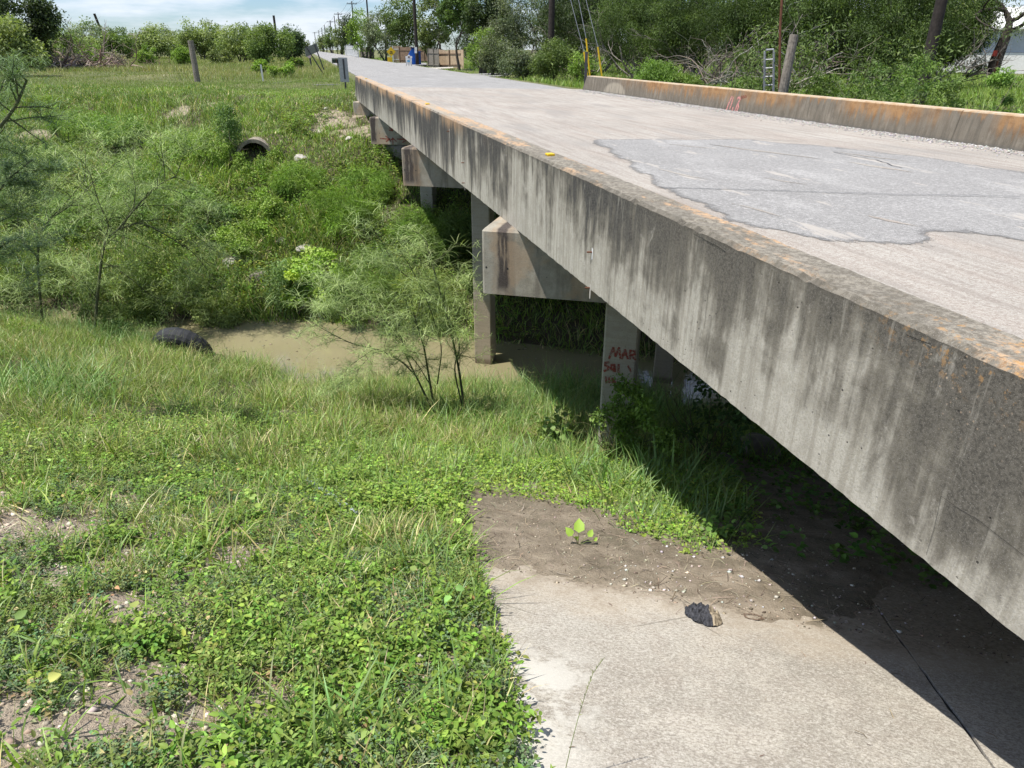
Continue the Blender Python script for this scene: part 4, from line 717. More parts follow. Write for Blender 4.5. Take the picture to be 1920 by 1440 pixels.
grass(G3, np.stack([x, y, z-.02], -1), hm, .014+.010*RNG.random(n), c, .55, 1.2, 3)
G3.build('far_bank_grass', M_GRASS).__setitem__('kind', 'stuff')
# leafy cover on the far bank: vines and forbs
W3 = Soup(); x, y, z, s, t = area(90000, 14.7, 25.5, -34, 4); k = (s > sf_(t)) & (RNG.random(len(x)) < sm(-.05, .35, fbm(x*.55+11, y*.55+2, 3)+.35*sm(22, 17, s)-.1)); x, y, z, s, t = x[k][:9500], y[k][:9500], z[k][:9500], s[k][:9500], t[k][:9500]; n = len(x)
weeds(W3, x, y, z+.05, .15+.35*RNG.random(n)**1.5, 12, .08, .045, LIME+GREENS+GREENS, kind='kite', spread=.35); W3.build('far_bank_weeds', M_LEAF).__setitem__('kind', 'stuff')
# field beyond
G4 = Soup(); n0 = 260000; yy = 33+RNG.random(n0)**1.8*150; xx = -.62*yy-6+RNG.random(n0)*(.62*yy+9)
s, t = ST(xx, yy); zz = H(xx, yy); k = vis(xx, yy, zz, .12) & (s > 29.5) & (xx < 2.9+.012*(yy-30)-.35) & (yy < 190); x, y, z = xx[k], yy[k], zz[k]; n = len(x); print('field', n)
u = fbm(x*.22, y*.12)+.25*RNG.normal(size=n); mow = y < 52; c = np.where(((u > .05) & ~mow)[:, None], pal(n, [(.20, .20, .085), (.165, .185, .065), (.26, .235, .13)]), pal(n, [(.14, .17, .055), (.17, .185, .065), (.11, .15, .04)])); c = np.where((mow & (RNG.random(n) < .7))[:, None], pal(n, [(.12, .165, .045), (.155, .195, .06)]), c)
bp_ = (np.abs(x+16.5) < 9) & (y > 48) & (y < 66)
grass(G4, np.stack([x, y, z-.03], -1), np.where(mow | bp_, .15, .42+.25*fbm(x*.1, y*.1)), .014+.0005*(y-33), c, .3, .5, 2)
G4.build('field_grass', M_GRASS).__setitem__('kind', 'stuff')
# right roadside
G5 = Soup(); n0 = 150000; yy = 12+RNG.random(n0)**1.7*150; xx = 10.7+RNG.random(n0)*(4+.75*yy); s, t = ST(xx, yy); zz = H(xx, yy); k = vis(xx, yy, zz, .15) & (s > 15) & (xx > 10.45+.012*(yy-30)) & ((yy < 27.5) | (xx > 10.6)) ; x, y, z = xx[k], yy[k], zz[k]; n = len(x); print('right', n)
near_road = x < 14; tall = np.where(near_road & (y > 38), .14, .42)
grass(G5, np.stack([x, y, z-.02], -1), tall*(.8+.5*fbm(x*.4, y*.4)), .014+.0003*y, pal(n, GREENS+LIME), .35, .8, 3); G5.build('roadside_grass', M_GRASS).__setitem__('kind', 'stuff')
# ---------------------------------------------------------------- trees and shrubs
def grow(P, D, L, R, depth, r, out, tips, droop=.0, n=6, wig=.22, split=(2, 3), ang=.55, up=0.0, ratio=.68):
    pts = [P.copy()]; d = D/np.linalg.norm(D); step = L/n
    for i in range(n):
        d = d+r.normal(size=3)*wig/n*2; d[2] += (up-droop)/n; d = d/np.linalg.norm(d); pts.append(pts[-1]+d*step)
    pts = np.array(pts); out.append((pts, np.linspace(R, R*.55, n+1)))
    if depth == 0: tips.append(pts[-1]); tips.append(pts[n//2]); return
    for k in range(r.integers(split[0], split[1]+1)):
        a = nrm(np.cross(d, r.normal(size=3))); nd = d*cos(ang)+a*sin(ang)*r.uniform(.6, 1.3); i = r.integers(n//2, n+1)
        grow(pts[i], nd, L*ratio*r.uniform(.75, 1.15), R*.5, depth-1, r, out, tips, droop, max(3, n-1), wig, split, ang, up, ratio)
def crown_leaves(name, mat, parent, centers, nleaf, cr, L, W, cols, droop=.2, seed=0, clump_var=.28, flat_=.75, kind='kite'):
    r = np.random.default_rng(seed); C = np.array(centers); m = len(C); i = r.integers(0, m, nleaf); cs = cr*(.6+.7*r.random(m)); off = nrm(r.normal(size=(nleaf, 3)))*(r.random((nleaf, 1))**.45)*cs[i][:, None]; off[:, 2] *= flat_
    P = C[i]+off; D = nrm(off)*.6+r.normal(size=(nleaf, 3))*.6; D[:, 2] -= droop; U = r.normal(size=(nleaf, 3))*.6+[0, 0, 1]+nrm(off)*.4; sc_ = .6+.7*r.random(nleaf)
    V, T, k = leaves(P, D, U, L*sc_, W*sc_, kind); cc = np.array(cols)[r.integers(0, len(cols), m)]*(1+r.normal(size=(m, 1))*clump_var*.5); c = np.clip(cc[i]*(1+r.normal(size=(nleaf, 1))*.16), .008, .8)
    S_ = Soup(); S_.add(V, T, c, k); return S_.build(name, mat, parent)
def tree(name, label, cat, base, height, rad, cols, seed, nleaf=5000, L=.22, W=.12, trunk=.16, bark=(.16, .13, .10), stems=1, first=.35, group=None, clumps=60, low=.25, droop=.15, wig=.3, ang=.6, flat_=.75, leaf_parts=True, cr=None, spread=.25, depth=3, shape=1.0, twigcol=None):
    r = np.random.default_rng(seed); base = np.array(base, float); o = thing(name, base, label, cat, group); out = []; tips = []
    for k in range(stems):
        a = r.random()*2*pi; D = np.array([cos(a)*spread, sin(a)*spread, 1.]) if stems > 1 else np.array([r.normal()*.08, r.normal()*.08, 1]); p0 = base+np.array([cos(a), sin(a), 0])*(.06*stems if stems > 1 else 0)-UZ*.15
        grow(p0, D, height*first*(r.uniform(.8, 1.2) if stems > 1 else 1), trunk, depth, r, out, tips, 0, 6, wig, (2, 3), ang, .25)
    V, Q = tubes_np(out, 6); Sb = Soup(); Sb.addq(V, Q, np.array(bark)); Sb.build('trunk', M_BARK, o, smooth=True)
    tips = np.array(tips); cz = base[2]+height*(low+(1-low)*.5); C = []
    ok = tips[(np.hypot(tips[:, 0]-base[0], tips[:, 1]-base[1]) < rad) & (tips[:, 2] > base[2]+height*low*.8) & (tips[:, 2] < base[2]+height)]
    q = nrm(r.normal(size=(clumps*3, 3)))*(.35+.65*r.random((clumps*3, 1))**.5); q = q*np.array([rad*.85, rad*.85, height*(1-low)*.46])*shape; q = q+[base[0], base[1], cz]
    q = q[fbm(q[:, 0]*.7+seed, q[:, 2]*.7+q[:, 1]*.5) > -.18][:clumps]; C = list(q)+list(ok[:clumps])
    crown_leaves('crown', M_LEAF, o, C, nleaf, cr or rad*.26, L, W, cols, droop, seed, flat_=flat_); return o
OAK = [(.035, .052, .020), (.045, .065, .026), (.028, .042, .018)]; MESQ = [(.075, .105, .033), (.095, .125, .04), (.06, .09, .028)]; OLIVE = [(.11, .135, .05), (.085, .11, .042), (.13, .15, .065)]; GREYG = [(.10, .12, .075), (.12, .135, .09), (.075, .10, .055)]; BRT = [(.14, .20, .04), (.11, .17, .035)]
# field trees: pixel column, pixel row of the top, half width px, distance, palette, label
FT = [(42, -45, 62, 75, OAK, 'tall dark evergreen tree towering over the field edge', 9000, .3), (12, 28, 48, 62, OLIVE, 'yellowish green bushy tree in front of the tall dark evergreen', 7000, .26), (112, 42, 42, 100, MESQ, 'round green tree standing beside the tall dark evergreen', 5000, .3), (172, 32, 34, 150, GREYG, 'pale grey green tree with domed top behind the brush pile', 4500, .42),
      (226, 49, 27, 120, MESQ, 'small round green tree just right of the tilted pole', 4000, .32), (292, 46, 44, 150, OLIVE, 'wide low olive tree behind the shingled roofs', 5500, .4), (378, 36, 40, 130, OLIVE, 'olive tree rising directly behind the thick wooden post', 5500, .36), (413, 44, 18, 150, MESQ, 'narrow dark topped tree peeping between two olive trees', 2500, .38), (450, 44, 38, 105, OLIVE, 'spreading mesquite over the pinkish grass in the field', 6000, .3),
      (505, 42, 42, 95, MESQ, 'large round mesquite behind the bright grassy bushes', 7000, .28), (545, 45, 27, 110, [(.05, .075, .03), (.04, .06, .03)], 'dark edged tree closing the treeline by the road', 5000, .3), (330, 58, 26, 160, GREYG, 'greyish tree beside the brown hut roof', 2500, .42), (470, 40, 24, 140, MESQ, 'tree crown showing behind the large round mesquite', 3000, .36), (150, 66, 40, 120, OLIVE, 'low olive thicket behind the brush pile', 4000, .34), (68, 70, 40, 80, MESQ, 'low green thicket at the foot of the tall dark evergreen', 4500, .28)]
for i, (px_, ty, hw, dist, cols, lab, nl, L) in enumerate(FT):
    p = atd(px_, 92, dist); b = np.array([p[0], p[1], float(H(p[0], p[1]))]); kk = dist*cos(0)/1471.; topz = atd(px_, ty, dist)[2]
    tree('field_tree', lab, 'tree', b, topz-b[2], hw*kk*1.08, [tuple(np.array(c_)*(1.45 if i else 1)) for c_ in cols], 100+i, int(nl*1.7), L*.9, L*.45, trunk=.10+.02*(i == 0)*6, group='trees along the far side of the field', low=.06, clumps=70, stems=1 if i == 0 else 3, bark=(.13, .115, .09))
def bush(px_, ty, hw, dist, cols, lab, nl=2500, L=.14, W=.07, low=0, cat='bush', name='bush', group=None, seed=0, base_z=None, droop=.1, bark=(.13, .11, .08), flat_=.8, kind='kite', clumps=40, stems=5, first=.4):
    p = atd(px_, 92, dist); gz = float(H(p[0], p[1])) if base_z is None else base_z; topz = atd(px_, ty, dist)[2]; b = np.array([p[0], p[1], gz]); hy = np.linalg.norm(ray(px_, ty)[:2]); sc_ = dist/hy/F
    return tree(name, lab, cat, b, topz-gz, hw*sc_, cols, seed, nl, L, W, trunk=.03, stems=stems, first=first, low=low, clumps=clumps, spread=.7, bark=bark, group=group, droop=droop, depth=2)
FB = [(275, 78, 20, 95, BRT, 'rounded bright green bush by the shingled roof'), (338, 84, 20, 90, BRT, 'bright green bush left of the thick wooden post'), (176, 80, 24, 88, BRT, 'lime green bush behind the brush pile end'), (520, 110, 26, 55, LIME, 'lime grassy bush beside the white marker post'), (484, 110, 14, 60, LIME, 'smaller lime bush behind the white marker post'), (553, 88, 14, 70, GREENS, 'leafy bush near the leaning grey sign'), (410, 90, 24, 100, OLIVE, 'low olive bush under the spreading mesquite'), (215, 94, 18, 90, [(.24, .22, .19), (.19, .18, .15)], 'grey leafless looking bush at the treeline foot')]
for i, (a_, b_, c_, d_, e_, f_) in enumerate(FB): bush(a_, b_, c_, d_, e_, f_, 2600, .10+.0012*d_, .05+.0006*d_, group='bushes out in the field', seed=200+i)
# roadside trees right of the road, running to the vanishing point
ROW = [(860, -40, 36, 66, [(.06, .10, .028), (.08, .125, .035)], 'leafy dark green tree in front of the tan wall', 9000, .20, .3), (812, -30, 30, 92, OLIVE, 'olive tree behind the dumpster', 6000, .28, .05), (760, -20, 40, 110, MESQ, 'tree overhanging the brown board fence', 7000, .3, .05), (722, 0, 34, 122, GREYG, 'greyish tree behind the yellow signs', 5500, .3, .03), (684, 8, 30, 150, BRT, 'yellow green tree behind the white fence', 5500, .34, .03), (658, 22, 20, 195, OAK, 'dark tree between the far power poles', 3500, .42, .03), (640, 34, 16, 250, OLIVE, 'small olive tree near the end of the pole row', 2600, .5, .02), (622, 50, 14, 320, MESQ, 'distant tree beside the road past the poles', 1800, .6, .02), (606, 62, 12, 420, OLIVE, 'tiny hazy tree where the road meets the sky', 1200, .8, .02), (590, 76, 9, 520, GREYG, 'farthest low trees at the vanishing point', 800, .9, .02), (574, 74, 9, 420, OLIVE, 'far low tree left of the road end', 800, .8, .02),
       (908, -70, 40, 62, OAK, 'tall dark tree with black green top beside the sky gap', 8000, .22, .25), (905, 44, 30, 54, BRT, 'yellow green bush beside the tan wall', 5000, .13, .0), (1040, 72, 50, 43, MESQ, 'bushy green growth hiding the foot of the dark power pole', 9000, .11, .0), (975, 78, 42, 45, GREYG, 'grey green bush in front of the small palm trunk', 8000, .11, .0), (1092, 92, 26, 40, BRT, 'bright bush behind the dark marker post', 4000, .10, .0), (950, -30, 48, 60, GREYG, 'large grey green shrubby tree by the palm', 13000, .13, .0), (930, 60, 40, 47, [(.08, .095, .055), (.10, .115, .065)], 'dense dark grey green bush at the road bend', 9000, .12, .0), (1035, -60, 45, 60, GREYG, 'pale twiggy tree around the dark power pole', 9000, .15, .05), (1055, 60, 38, 56, MESQ, 'green bush below the pale twiggy tree', 6000, .11, .0), (1012, 90, 26, 52, MESQ, 'low green bush beside the palm trunk', 4000, .11, .0)]
for i, (px_, ty, hw, dist, cols, lab, nl, L, low) in enumerate(ROW):
    p = atd(px_, 92, dist); b = np.array([p[0], p[1], float(H(p[0], p[1]))]); topz = atd(px_, ty, dist)[2]
    tree('roadside_tree' if low or ty < 40 else 'roadside_bush', lab, 'tree' if low or ty < 40 else 'bush', b, topz-b[2], hw*dist/1471*1.1, cols, 300+i, nl, L, L*.55, trunk=.14 if dist < 130 else .2, group='trees along the far right side of the road', low=low, clumps=80, stems=1 if low > .2 else 3, bark=(.10, .085, .07))
# big mesquites behind the far curb, grey branches showing under the leaves
MQ = [(905, -70, 70, 85, .0, 'tall backing tree beyond the yellow green bush'), (1000, -70, 80, 78, .0, 'tall backing tree beyond the small palm'), (1090, -70, 70, 74, .0, 'tall backing tree beyond the guy wires'), (1115, -75, 100, 55, .12, 'mesquite behind the yellow guy wire sleeves'), (1215, -75, 100, 44, .22, 'mesquite above the low dead stump behind the far curb'), (1345, -85, 120, 41, .40, 'broad mesquite with bleached bare branches fanning from its foot'), (1480, -85, 110, 40, .38, 'mesquite with white dead limbs behind the thick grey post'), (1600, -85, 115, 39, .25, 'dense mesquite left of the leaning dark pole'), (1700, -75, 90, 38, .20, 'mesquite wrapped around the dark utility pole'), (1785, -60, 50, 42, .22, 'mesquite at the corner of the pale building'), (1180, -60, 90, 60, .0, 'far mesquite filling the gap beyond the guy wires'), (1420, -60, 160, 54, .0, 'far dark thicket behind the broad mesquite'), (1640, -60, 110, 52, .0, 'far dark thicket behind the utility pole'), (1290, -50, 90, 52, .0, 'far dark thicket behind the low dead stump'), (1530, -50, 90, 52, .0, 'far dark thicket behind the metal gate')]
for i, (px_, ty, hw, dist, low, lab) in enumerate(MQ):
    p = atd(px_, 92, dist); b = np.array([p[0], p[1], float(H(p[0], p[1]))]); topz = atd(px_, ty, dist)[2]; far_ = dist > 50
    tree('mesquite', lab, 'tree', b, topz-b[2], hw*dist/1471*1.05, [(.055, .085, .024), (.08, .115, .034), (.04, .062, .02)] if not far_ else OAK, 400+i, 60000 if not far_ else 22000, .115 if not far_ else .19, .032 if not far_ else .07, trunk=.055, group='mesquites behind the far curb', low=low*.75, clumps=210, stems=8, first=.42, spread=.85, bark=(.23, .205, .18), droop=.45, ang=.5, wig=.55, depth=3, cr=.62)
# bare bleached limbs: dead wood at the mesquites' feet
def deadwood(px_, py_, z0, n, L, lab, cols, seed, spread=1.2, r0=.03, name='dead_branches', width=1.0, up=.5, group=None):
    p = atz(px_, py_, z0) if z0 < 50 else None; r = np.random.default_rng(seed); b = np.array([p[0], p[1], float(H(p[0], p[1]))]); out = []; tips = []
    for k in range(n):
        a = r.random()*2*pi; P0 = b+np.array([r.normal()*width, r.normal()*width*.6, .05+.2*r.random()]); grow(P0, np.array([cos(a)*spread, sin(a)*spread, up*r.random()+.1]), L*r.uniform(.5, 1.2), r0*r.uniform(.5, 1.3), 2, r, out, tips, .15, 6, .6, (1, 3), .6, 0, .6)
    V, Q = tubes_np(out, 5); S_ = Soup(); S_.addq(V, Q, np.repeat(pal(len(out), cols), [len(o_[0])*5 for o_ in out], 0)); o = S_.build(name, M_BARK, origin=b, smooth=True); return tag(o, lab, 'dead branches', group)
GRW = [(.27, .24, .205), (.15, .13, .105), (.38, .35, .305)]
deadwood(130, 134, FZ, 120, 2.6, 'heap of grey cut branches lying in the field', [(.24, .185, .15), (.16, .12, .095), (.33, .28, .235)], 1, width=1.8, r0=.06, name='brush_pile', up=.6)
deadwood(62, 131, FZ, 70, 3.0, 'twiggy end of the cut branch heap below the dark evergreen', [(.22, .19, .165), (.14, .115, .10)], 2, width=1.6, r0=.045, name='brush_pile', up=.75)
deadwood(255, 128, FZ, 90, 1.5, 'low dark strip of cut twigs running out from the brush heap', [(.17, .12, .095), (.22, .165, .13)], 3, width=2.2, r0=.025, name='brush_pile', up=.25)
for i, (a_, b_, n_, L_, lab) in enumerate(((1090, 142, 12, 1.1, 'white twiggy dead branches behind the dark marker post'), (1215, 150, 16, 1.5, 'bleached dead limbs beside the low stump'), (1345, 160, 46, 2.3, 'fan of grey dead limbs under the broad mesquite'), (1480, 166, 36, 2.2, 'long white dead limbs behind the metal gate'), (1640, 165, 20, 1.8, 'grey dead limbs beside the dark utility pole'), (1030, 60, 0, 0, ''), (1890, 212, 5, .7, 'short white driftwood lying behind the far curb'))):
    if n_: deadwood(a_, b_, FZ+.1, n_, L_, lab, GRW, 20+i, spread=.9, r0=.030, width=.6, up=1.5, group='dead branches behind the far curb')
# bright ferny shrubs behind the far curb
def under(px_, py_): p = atz(px_, py_, FZ-.1); return p
for i, (px_, ty, hw, dist, cols, lab, L, W) in enumerate(((1640, 118, 52, 22, [(.115, .18, .045), (.085, .14, .04)], 'ferny bright green shrub left of the pole foot', .06, .02), (1730, 108, 55, 23, [(.12, .185, .045), (.09, .15, .045)], 'tallest ferny green shrub in front of the pole foot', .06, .02), (1560, 140, 40, 23, [(.13, .19, .045), (.10, .15, .04)], 'low ferny green shrub beside the thick grey post', .06, .02), (1800, 148, 45, 21, [(.10, .15, .045), (.13, .18, .05)], 'low ferny shrub under the pale building', .055, .02), (1895, 125, 48, 19, [(.12, .19, .04), (.10, .16, .04)], 'ferny shrub reaching out at the frame edge', .06, .02), (1230, 132, 45, 34, [(.10, .16, .035)], 'green grassy bush behind the far curb end', .10, .03), (1405, 166, 30, 33, [(.09, .15, .035), (.13, .19, .045)], 'low green bush left of the metal gate', .07, .03), (1285, 156, 36, 34, [(.09, .14, .035), (.12, .17, .04)], 'low green bush at the foot of the dead limbs', .08, .03))):
    bush(px_, ty-18, hw*1.15, dist, cols, lab, 11000, L*1.25, W*1.2, group='green shrubs behind the far curb', seed=500+i, clumps=90, droop=.35)
# shrubs on the far bank: column, row of top, half width, row of foot -> the foot sits on the slope
def bank_foot(px_, py_):
    r = ray(px_, py_); lo, hi = 5., 45.
    for k in np.linspace(8, 45, 900):
        p = CAM+r*(k/np.hypot(r[0], r[1]))
        if p[2] <= float(H(p[0], p[1])): return p
    return p
BS = [(437, 178, 26, 300, [(.06, .10, .035), (.08, .125, .04)], 'tall slender dark green shrub above the culvert pipe', .07, .03, 4200), (500, 328, 45, 412, LIME, 'yellow green vine mound below the culvert pipe', .06, .045, 6000), (380, 300, 70, 425, [(.07, .12, .035), (.10, .155, .04)], 'ferny green shrub halfway up the far bank', .10, .035, 7000), (470, 405, 60, 470, LIME, 'lime vine mound over broken concrete', .06, .045, 5000), (590, 452, 75, 575, LIME+[(.24, .31, .06)], 'bright lime leafy vine draped over a shrub at the water', .085, .075, 8000), (545, 470, 50, 580, [(.08, .125, .05), (.10, .15, .06)], 'dark ferny shrub under the bright lime vine', .09, .03, 5000), (700, 440, 85, 590, [(.11, .16, .055), (.085, .13, .045)], 'feathery green bush leaning over the creek', .16, .012, 9000), (800, 490, 60, 600, [(.13, .175, .06), (.16, .19, .075)], 'reedy grass bush beside the outer column', .22, .014, 6000), (330, 430, 90, 590, [(.085, .12, .035), (.12, .15, .05)], 'loose brushy shrub behind the forked retama', .08, .03, 7000), (60, 430, 90, 575, [(.07, .10, .035), (.095, .13, .045)], 'dark brushy shrub on the far bank behind the slim retama', .10, .03, 7000), (215, 470, 80, 600, [(.075, .105, .04), (.10, .13, .05)], 'brushy shrub at the far water edge', .08, .03, 6000),
      (140, 190, 60, 262, [(.10, .16, .045), (.12, .18, .05)], 'weedy grass mound at the top of the far bank', .13, .022, 4500), (230, 200, 55, 270, [(.085, .14, .04), (.11, .17, .045)], 'broad green weed mound below the mown grass', .12, .025, 4500), (330, 235, 55, 300, [(.10, .155, .04), (.13, .19, .05)], 'bright weed mound left of the slender shrub', .11, .03, 4500), (400, 235, 40, 310, LIME, 'lime weed mound beside the slender shrub', .09, .03, 3500), (290, 330, 80, 420, [(.09, .14, .045), (.12, .175, .055)], 'spreading green shrub in the middle of the far bank', .12, .028, 7000), (160, 340, 80, 440, [(.10, .155, .05), (.12, .18, .06)], 'grassy green shrub behind the slim retama', .14, .022, 6500), (90, 250, 60, 330, [(.075, .12, .04), (.10, .15, .05)], 'tall weed clump below the bare dirt by the frame', .13, .025, 5500), (560, 300, 60, 360, [(.10, .165, .04), (.13, .19, .05)], 'fresh green grass tussock right of the culvert pipe', .18, .014, 4500), (690, 300, 60, 375, [(.10, .165, .04), (.12, .18, .045)], 'fresh green grass tussock below the third bent cap', .18, .014, 4500), (780, 380, 50, 450, [(.09, .15, .04), (.12, .18, .05)], 'tall grass tussock under the second bent cap', .22, .014, 4500), (250, 560, 60, 622, [(.09, .13, .045), (.12, .16, .055)], 'leafy brush overhanging the water behind the tyre', .09, .03, 5000),
      (20, 230, 85, 400, [(.06, .095, .04), (.085, .12, .05)], 'dark bush on the far bank under the frame side tree', .12, .03, 7000), (255, 280, 70, 380, [(.10, .155, .045), (.08, .13, .04)], 'weedy green shrub on the upper far bank', .10, .03, 5000), (640, 340, 90, 440, [(.10, .165, .035), (.12, .18, .045)], 'tussock of deep green grass on the slope', .20, .012, 7000), (845, 385, 60, 480, [(.07, .11, .035), (.10, .14, .05)], 'shaded reed clump hanging beside the column', .26, .014, 6000), (420, 545, 50, 600, [(.12, .15, .055)], 'low weeds hanging over the water edge', .09, .025, 3500)]
for i, (px_, ty, hw, fy, cols, lab, L, W, nl) in enumerate(BS):
    cols = [tuple(np.array(c_)*(1.3, 1.27, 1.2)) for c_ in cols] if cols is not LIME else cols
    p = bank_foot(px_, fy); d_ = float(np.hypot(p[0], p[1])); topz = atd(px_, ty, d_)[2]; hh = max(.5, topz-p[2]); sc_ = d_/np.linalg.norm(ray(px_, fy)[:2])/F
    tree('bank_shrub', lab, 'shrub', p, hh*.92, hw*sc_, cols, 600+i, nl, L, W, trunk=.018, stems=6, first=.4, low=0, clumps=55, spread=.6, bark=(.14, .12, .09), group='shrubs on the far bank', droop=.3, depth=2, cr=.22)
for i_, (px_, fy_, hw_, hh_) in enumerate(((455, 318, 16, 30), (500, 325, 22, 34), (478, 335, 24, 26), (520, 300, 16, 26))):
    p = bank_foot(px_, fy_); tree('bank_shrub', ('ferny weed at one side of the culvert mouth', 'ferny weed spilling across the culvert mouth', 'low leafy weed below the culvert mouth', 'small green weed on the slope beside the culvert pipe')[i_], 'shrub', p, hh_*.018, hw_*.018, GREENS+LIME, 660+i_, 900, .07, .03, trunk=.01, stems=4, first=.4, low=0, clumps=24, spread=.6, group='shrubs on the far bank', droop=.3, depth=1, cr=.16)
# leafy shrub climbing the graffitied column, and others close to it
def leafy(px_, fy, ty, hw, cols, lab, nl, L, W, seed, z=None, kind='ovate'):
    p = bank_foot(px_, fy) if z is None else z; d_ = float(np.hypot(p[0], p[1])); topz = atd(px_, ty, d_)[2]; sc_ = d_/np.linalg.norm(ray(px_, fy)[:2])/F
    o = thing('leafy_shrub', p, lab, 'shrub', 'leafy shrubs on the near bank'); r = np.random.default_rng(seed); out = []; tips = []
    for k in range(9):
        a = r.random()*2*pi; grow(np.array(p)+[r.normal()*.05, r.normal()*.05, -.03], np.array([cos(a)*.28, sin(a)*.28, 1.]), (topz-p[2])*.45, .008, 2, r, out, tips, .1, 6, .35, (2, 3), .5, .1, .6)
    V, Q = tubes_np(out, 5); S_ = Soup(); S_.addq(V, Q, np.array((.13, .12, .06))); S_.build('stems', M_BARK, o, smooth=True)
    C = [np.array(p)+np.array([r.normal()*hw*sc_*.45, r.normal()*hw*sc_*.45, (topz-p[2])*r.uniform(.08, .95)]) for _ in range(26)]+tips[:40]
    crown_leaves('leaves', M_LEAF, o, C, nl, .11, L, W, cols, .15, seed, kind=kind); return o
leafy(1185, 880, 690, 30, [(.11, .18, .035), (.15, .22, .05), (.08, .13, .03)], 'leafy shrub growing up the graffitied column', 3600, .045, .025, 41, z=np.array([*(P2+DD*.30-ND*.42)[:2], float(H(*(P2+DD*.30-ND*.42)[:2]))]))
leafy(1035, 880, 775, 45, [(.16, .22, .07), (.13, .19, .06)], 'pale lobed leaf weed on the bank before the graffitied column', 700, .085, .065, 42)
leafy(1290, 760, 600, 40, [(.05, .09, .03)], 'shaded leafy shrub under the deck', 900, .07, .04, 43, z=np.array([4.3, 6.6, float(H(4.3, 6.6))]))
leafy(330, 655, 575, 60, [(.07, .115, .035), (.10, .15, .045)], 'small leafy bush behind the old tyre', 1400, .05, .026, 44, z=np.array([-4.6, 17.2, float(H(-4.6, 17.2))]), kind='kite')
leafy(410, 690, 640, 18, [(.10, .145, .05)], 'thin upright weed right of the old tyre', 260, .04, .018, 45, kind='kite'); leafy(55, 640, 590, 35, LIME, 'bright feathery weed at the foot of the slim retama', 900, .06, .02, 46, kind='kite')
# retamas: green trunks with long string-like leaves
def retama(lab, base, stems, seed, nl, L=.26, cols=((.20, .26, .10), (.28, .33, .15), (.14, .19, .065)), reach=.5, depth_j=.35, barkc=(.085, .095, .05), name='retama_tree', frond=2, cr=.5):
    """stems: pixel polylines on the upright plane through the base, pushed to and fro in depth"""
    r = np.random.default_rng(seed); base = np.array(base, float); o = thing(name, base, lab, 'tree', 'retama trees along the creek'); dist = float(np.hypot(base[0], base[1])); out = []; tips = []
    for st, r0 in stems:
        P = []; dd = 0; slope = r.uniform(-.28, .28)
        for i, (x_, y_) in enumerate(st): P.append(atd(x_, y_, dist+slope*i*depth_j*1.2))
        P = np.array(P); m = 5*len(P); u = np.linspace(0, len(P)-1, m); Pi = np.stack([np.interp(u, np.arange(len(P)), P[:, k]) for k in range(3)], -1)
        ker = np.array([.25, .5, .25])
        for _ in range(3): Pi[1:-1] = Pi[:-2]*.25+Pi[1:-1]*.5+Pi[2:]*.25
        out.append((Pi, np.linspace(r0, r0*.35, m)))
        for j in range(m//4, m):
            if r.random() < .75:
                d = nrm(Pi[min(j+1, m-1)]-Pi[j-1]); a = r.normal(size=3); a[2] *= .6; nd = d*.7+nrm(a)*.8
                grow(Pi[j], nd, reach*r.uniform(.5, 1.3), r0*.28, 1, r, out, tips, .2, 5, .4, (1, 3), .5, .15, .7)
    V, Q = tubes_np(out, 5); S_ = Soup(); S_.addq(V, Q, np.array(barkc)); S_.build('trunk', M_BARK, o, smooth=True)
    # leaf strings hang from all the thin twigs
    tw = [q for q in out if q[1][0] < .012]; A = np.concatenate([q[0][1:] for q in tw]); i = r.integers(0, len(A), nl); P = A[i]+r.normal(size=(nl, 3))*.015
    az = r.random(nl)*2*pi; nl = nl; Ls = L*(.4+.9*r.random(nl)); c = np.array(cols)[r.integers(0, len(cols), nl)]*(1+r.normal(size=(nl, 1))*.2)
    V, T, k = blades(P, az, Ls, np.full(nl, .0042+.00022*dist), r.uniform(.5, 1.7, nl), r.uniform(1.2, 2.7, nl), 3, r.normal(size=nl)); S2 = Soup(); S2.add(V, T, np.clip(c, .02, .5), k); S2.build('crown', M_GRASS, o); return o
t3 = atz(855, 785, ZC-5.15); t3[2] = float(H(t3[0], t3[1]))
retama('dark stemmed retama leaning out over the creek by the bridge columns', t3, [([(872, 778), (862, 700), (850, 640), (832, 570), (812, 500), (800, 455)], .022), ([(870, 775), (850, 690), (864, 650), (845, 600), (830, 560)], .014), ([(818, 785), (803, 700), (795, 650), (785, 620), (775, 585)], .02), ([(812, 770), (780, 705), (760, 665), (755, 640), (742, 620)], .016), ([(780, 705), (756, 680), (720, 658), (660, 645), (620, 625), (585, 605)], .013), ([(806, 720), (775, 670), (745, 655), (700, 660), (670, 695)], .008), ([(830, 570), (790, 540), (740, 500), (715, 450), (690, 420)], .010), ([(760, 640), (720, 600), (690, 560), (650, 530), (610, 520)], .010), ([(820, 720), (830, 650), (800, 560), (770, 500), (750, 470)], .010), ([(845, 620), (870, 560), (880, 520)], .007), ([(700, 655), (650, 690), (640, 720)], .006), ([(760, 600), (700, 580), (640, 590), (600, 570)], .008)], 31, 10500, reach=.36, L=.23)
b1 = atz(82, 606, .25); b1[2] = float(H(b1[0], b1[1])); retama('slim curved retama at the water with a bent bow branch', b1, [([(80, 612), (74, 545), (70, 480), (76, 440), (92, 412), (120, 385), (160, 335)], .034), ([(70, 480), (50, 462), (34, 430), (33, 390), (48, 350)], .025), ([(92, 412), (140, 380), (185, 330), (240, 290)], .02), ([(74, 500), (40, 530), (5, 560)], .012), ([(76, 440), (95, 370), (90, 300)], .012), ([(140, 380), (180, 400), (220, 390)], .01), ([(48, 350), (20, 330), (-20, 350)], .01), ([(160, 335), (150, 290), (170, 250)], .01)], 32, 5600, reach=.75, L=.38)
